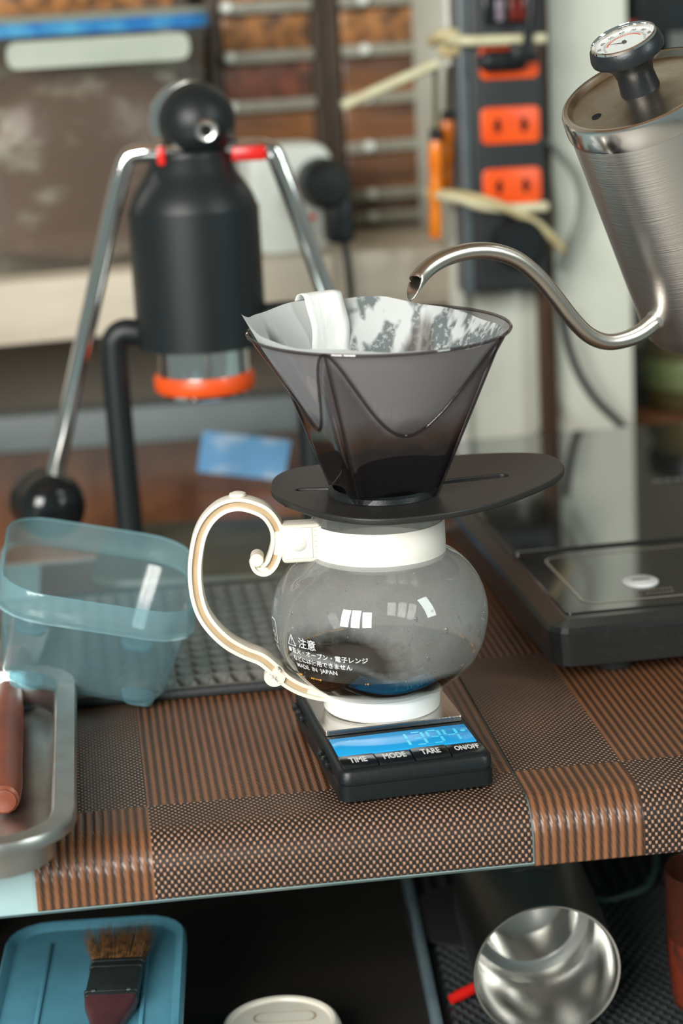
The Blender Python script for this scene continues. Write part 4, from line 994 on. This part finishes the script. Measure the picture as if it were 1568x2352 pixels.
mk('bracket', rbox(.01, .10, .06, .001, c=(.03, .09, zsh-.035)), BLKM, rs)
kb0 = wp(1500, 60, .05)
bb = thing('black_bag', 'black bag with a grey flap hanging at the top right of the pillar', 'bag', T(*kb0) @ R(WY, 'Z'))
V_, F_ = rbox(.10, .05, .13, .018, 3, c=(.028, .03, .04))
mk('bag_body', (V_, F_), BLKM, bb)
mk('grey_flap', (lambda f: f)(rbox(.030, .004, .045, .0015, c=(.028, -.0005, -.028))), pm('grey_cloth', (.10, .11, .10), .7, nz=(60, (.06, .07, .065), .4, .7)), bb)
mk('red_tag', rbox(.008, .003, .018, .001, c=(-.018, .003, -.004)), RED, bb)
mk('strap', tube([Vector((.028, .03, .10)), Vector((.03, .04, .18)), Vector((.034, .25, .26))], .006, 10), BLKM, bb)

# ------------------------------------------------------------------ things on the under-shelf
ZS = -.200
# rubber mat with a steel-blue edge
rmY = -2.0
r0 = az(1000, 2352, ZS+.008); r1 = az(925, 1990, ZS+.008)
dirv = (r1-r0); yaw = math.degrees(math.atan2(dirv.y, dirv.x))-90
RMM = T(r0.x, r0.y, ZS) @ R(yaw, 'Z')
rm = thing('rubber_bar_mat', 'black rubber mat of small studs in a grey-blue rimmed tray under the table', 'rubber mat', RMM)
mk('base', rbox(.24, .42, .004, .001, c=(.125, .12, .002)), RUB, rm)
st_v = []
for i in range(34):
    for j in range(40):
        x_ = .012+i*.0068+(.0034 if j % 2 else 0); y_ = -.07+j*.0062
        if y_ > .175: continue
        st_v.append(([Vector((x_-.0023, y_-.0023, .004)), Vector((x_+.0023, y_-.0023, .004)), Vector((x_+.0023, y_+.0023, .004)), Vector((x_-.0023, y_+.0023, .004)), Vector((x_-.0013, y_-.0013, .0072)), Vector((x_+.0013, y_-.0013, .0072)), Vector((x_+.0013, y_+.0013, .0072)), Vector((x_-.0013, y_+.0013, .0072))], [[4, 5, 6, 7], [0, 1, 5, 4], [1, 2, 6, 5], [2, 3, 7, 6], [3, 0, 4, 7]]))
s_ = mk('studs', join(*st_v), pm('stud_rubber', (.028, .034, .036), .3, nz=(200, (.02, .024, .025), .4, .7)), rm, smooth=0); s_['kind'] = 'stuff'
for i in range(20):
    mk('rib', rbox(.0045, .13, .005, .0012, c=(.014+i*.0112, .245, .0055)), RUB, rm)
rimM = pm('grey_blue_rim', (.13, .18, .20), .35, nz=(30, (.09, .13, .15), .4, .7))
mk('tray_rim', join(rbox(.006, .43, .014, .002, c=(.001, .12, .007)), rbox(.25, .006, .014, .002, c=(.125, .333, .007))), rimM, rm)
# steel cup lying on its side
mc = az(1256, 2238, ZS+.0085+.0418)
back = az(1236, 2075, ZS+.0085+.040)
axc = Vector((mc.x-back.x-.001, mc.y-back.y, .0)); axc = (Vector((.06, -1, -.05))).normalized()
CUM = frame(mc+Vector((0, 0, .0012))-axc*.098, axc, (1, 0, 0))
cu_ = thing('steel_cup', 'stepped stainless steel cup lying on its side on the studded mat', 'cup', CUM)
cr = .0412
mk('wall', lathe([(0, 0), (cr*.90, 0), (cr*.985, .002), (cr, .008), (cr, .096), (cr*1.015, .0975), (cr*1.01, .0988), (cr*.98, .0985), (cr*.955, .096), (cr*.94, .044), (cr*.92, .038), (cr*.86, .0345), (cr*.70, .034), (cr*.675, .0335), (cr*.665, .031), (cr*.66, .010), (cr*.61, .006), (0, .005)], 72), pm('cup_steel', (.60, .60, .58), .22, 1.0, bump=((40, 40, 900), .05)), cu_)
ltr = marks(9, .0028)
pts_ = []
zl_ax = CUM.inverted().to_3x3() @ Vector((0, 0, 1)); a_up = math.atan2(zl_ax.y, zl_ax.x)
for p in ltr[0]:
    a_ = a_up-p.x/cr; pts_.append(Vector(((cr+.0003)*math.cos(a_), (cr+.0003)*math.sin(a_), .052-p.y)))
mk('engraving', (pts_, ltr[1]), pm('engraved_grey', (.16, .16, .16), .5, .6, nz=(90, (.2, .2, .2), .4, .7)), cu_, smooth=0)
# flat dark disc under the cup
dc = az(1070, 2130, ZS+.008)
di = mk('dark_disc', lathe([(0, .0), (.048, .0), (.050, .001), (.050, .0028), (.048, .0035), (0, .0035)], 48), pm('dark_disc', (.022, .023, .022), .5, nz=(40, (.016, .017, .017), .4, .7)), M=T(dc.x+.012, dc.y+.015, ZS+.0075))
tagit(di, 'flat dark grey disc lying beside the steel cup', 'disc')
# red stick
ra, rb_ = az(1036, 2296, ZS+.011), az(1092, 2268, ZS+.013)
rk = thing('red_stick', 'short bright red plastic stick on the rim of the rubber mat', 'stick', T(ra.x, ra.y, ZS+.009))
mk('shaft', tube([ra, ra+(rb_-ra)*.3, rb_], [.0030, .0036, .0034], 12), RED, rk, world=True)
mk('tip', tube([rb_, rb_+(rb_-ra)*.06], [.0034, .0022], 12), RED, rk, world=True)
# green cord loop
gw = thing('green_cord', 'thin dark green cord curving over the rubber mat behind the cup', 'cord', T(*az(1420, 2060, ZS+.01)))
mk('cord', tube(spl([az(x, y, ZS+.011) for x, y in ((1345, 2064), (1390, 2068), (1440, 2056), (1480, 2040), (1500, 2010), (1506, 1970), (1500, 1930))], 6), .0022, 8), pm('green_cord', (.05, .11, .075), .4, nz=(60, (.04, .08, .06), .4, .7)), gw, world=True)
# reddish glass at the right edge
gp = az(1648, 2230, ZS+.03)
rgp = thing('red_tinted_glass', 'red tinted glass tumbler standing at the right of the steel cup', 'glass', T(gp.x, gp.y, ZS+.008))
mk('wall', lathe([(0, .003), (.021, .003), (.022, .001), (.026, .004), (.029, .03), (.030, .085), (.0295, .0865), (.029, .085), (.027, .03), (.0, .006)], 40), clearp('tumbler_glass', (.75, .62, .60), body=(.3, .1, .06), bodyf=.25), rgp)
mk('red_residue', lathe([(0, .006), (.0262, .007), (.0278, .03), (.0283, .046), (.026, .043), (0, .040)], 36), pm('red_residue', (.32, .055, .02), .5, nz=(110, (.06, .03, .03), .45, .62)), rgp)
# blue tub with brush
bl0, bl1 = az(60, 2128, -.130), az(424, 2128, -.130)
bcx = (bl0.x+bl1.x)/2-.002; bwd = .104; bdp = .170
bt_ = thing('blue_tub', 'blue plastic tub with a raised-rim lid on the shelf below the tray', 'tub', T(bcx, bl0.y-bdp/2+.005, ZS) @ R(2, 'Z'))
TUBB = pm('tub_blue', (.10, .30, .40), .4, nz=(30, (.08, .25, .34), .4, .7))
zl2 = .070
mk('tub_body', loft([rr(bwd-.024, bdp-.024, .016, .0), rr(bwd-.020, bdp-.020, .018, .003), rr(bwd-.008, bdp-.008, .022, zl2-.012)]), TUBB, bt_)
tl2 = mk('lid', loft([rr(bwd-.002, bdp-.002, .024, zl2-.012), rr(bwd, bdp, .025, zl2-.010), rr(bwd, bdp, .025, zl2-.001), rr(bwd-.003, bdp-.003, .024, zl2+.001), rr(bwd-.007, bdp-.007, .022, zl2), rr(bwd-.012, bdp-.012, .020, zl2-.003), rr(bwd-.020, bdp-.020, .016, zl2-.003)]), TUBB, bt_, smooth=35)
for xx_ in (-.026, .030):
    mk('lid_ridge', rbox(.0025, bdp-.05, .0022, .0008, c=(xx_, 0, zl2-.0025)), TUBB, tl2)
fr0 = az(262, 2240, -.122)
BRM = T(fr0.x, fr0.y, ZS+zl2-.003+.0065) @ R(-1, 'Z') @ R(4, 'X')
br = thing('paint_brush', 'flat brush with bushy brown bristles and dark red handle on the blue tub', 'brush', BRM)
mk('ferrule', join(rbox(.0285, .040, .010, .002, 2), rbox(.0295, .002, .0108, .001, c=(0, .016, 0)), rbox(.0295, .002, .0108, .001, c=(0, .010, 0)), rbox(.0295, .002, .0108, .001, c=(0, -.016, 0))), pm('dark_ferrule', (.045, .055, .055), .4, .6, nz=(60, (.03, .035, .035), .4, .7)), br)
for sx in (-1, 1): mk('nail', xf(lathe([(0, .0008), (.0012, .0005), (.0014, 0)], 10), T(sx*.0095, -.0165, .0054)), CHROME, br)
bv = []
for k in range(900):
    x_ = random.uniform(-.0132, .0132); z_ = random.uniform(-.0035, .0042); L_ = random.uniform(.030, .043)
    sp2 = 1.28+random.uniform(-.12, .25); y0_ = .0195
    tip = Vector((x_*sp2+random.uniform(-.002, .002)-(.008*random.random() if x_ < -.010 else 0), y0_+L_, z_*1.5+random.uniform(-.001, .003)))
    bs = Vector((x_, y0_, z_)); a_ = Vector((.00022, 0, 0)); c_ = Vector((0, 0, .00022))
    bv.append(([bs-a_, bs+a_, bs+c_, tip], [[0, 1, 3], [1, 2, 3], [2, 0, 3]]))
bs_ = mk('bristles', join(*bv), pm('bristle_brown', (.34, .16, .055), .6, nz=(260, (.12, .06, .03), .38, .6)), br, smooth=0); bs_['kind'] = 'stuff'
hd_ = [rr(.0285, .009, .003, 0), rr(.027, .0088, .003, .006), rr(.021, .0095, .004, .016), rr(.0165, .010, .0045, .026), rr(.0160, .010, .0045, .060), rr(.019, .010, .0045, .085), rr(.014, .008, .0035, .096)]
mk('handle', xf(loft(hd_), T(0, -.0195, 0) @ R(90, 'X')), pm('dark_red_handle', (.085, .028, .032), .35, nz=(40, (.06, .02, .024), .4, .7)), br)
# cream jar lid
jl = az(645, 2350, ZS+.026)
jar = thing('screw_top_jar', 'round cream jar with a ribbed screw lid below the scale', 'jar', T(jl.x, jl.y, ZS))
JR = .0335
mk('jar_body', lathe([(0, 0), (JR*.9, 0), (JR*.95, .002), (JR*.95, .014), (JR*.9, .016)], 48), WHITEP, jar)
lj = mk('lid', lathe([(JR*.93, .013), (JR, .0135), (JR, .024), (JR*.97, .0265), (JR*.92, .0275), (JR*.86, .0268), (JR*.84, .0255), (0, .0255)], 64), CREAM, jar)
for k in range(56):
    a_ = 2*PI*k/56; mk('grip_rib', xf(rbox(.0014, .0016, .009, .0003), T(JR*math.cos(a_), JR*math.sin(a_), .0186) @ Matrix.Rotation(a_, 4, 'Z')), CREAM, lj)
em = [(p.x, p.y) for p in rr(.036, .012, .0055, c=(.002, .008))]
mk('embossed_oval', xf(ring2d(em, .07), T(0, 0, .0258)), TAN, lj, smooth=0)
# dark box at the far left under the table
db = az(10, 2150, ZS)
dbx = thing('dark_box', 'dark green-black box at the left of the blue tub', 'box', T(db.x-.045, db.y+.03, ZS))
mk('box_body', rbox(.07, .10, .07, .004, c=(0, 0, .035)), pm('dark_box', (.012, .018, .016), .5, nz=(40, (.009, .013, .012), .4, .7)), dbx)
mk('box_lid', rbox(.073, .103, .012, .004, c=(0, 0, .075)), pm('dark_box_lid', (.016, .024, .022), .5, nz=(40, (.011, .015, .014), .4, .7)), dbx)
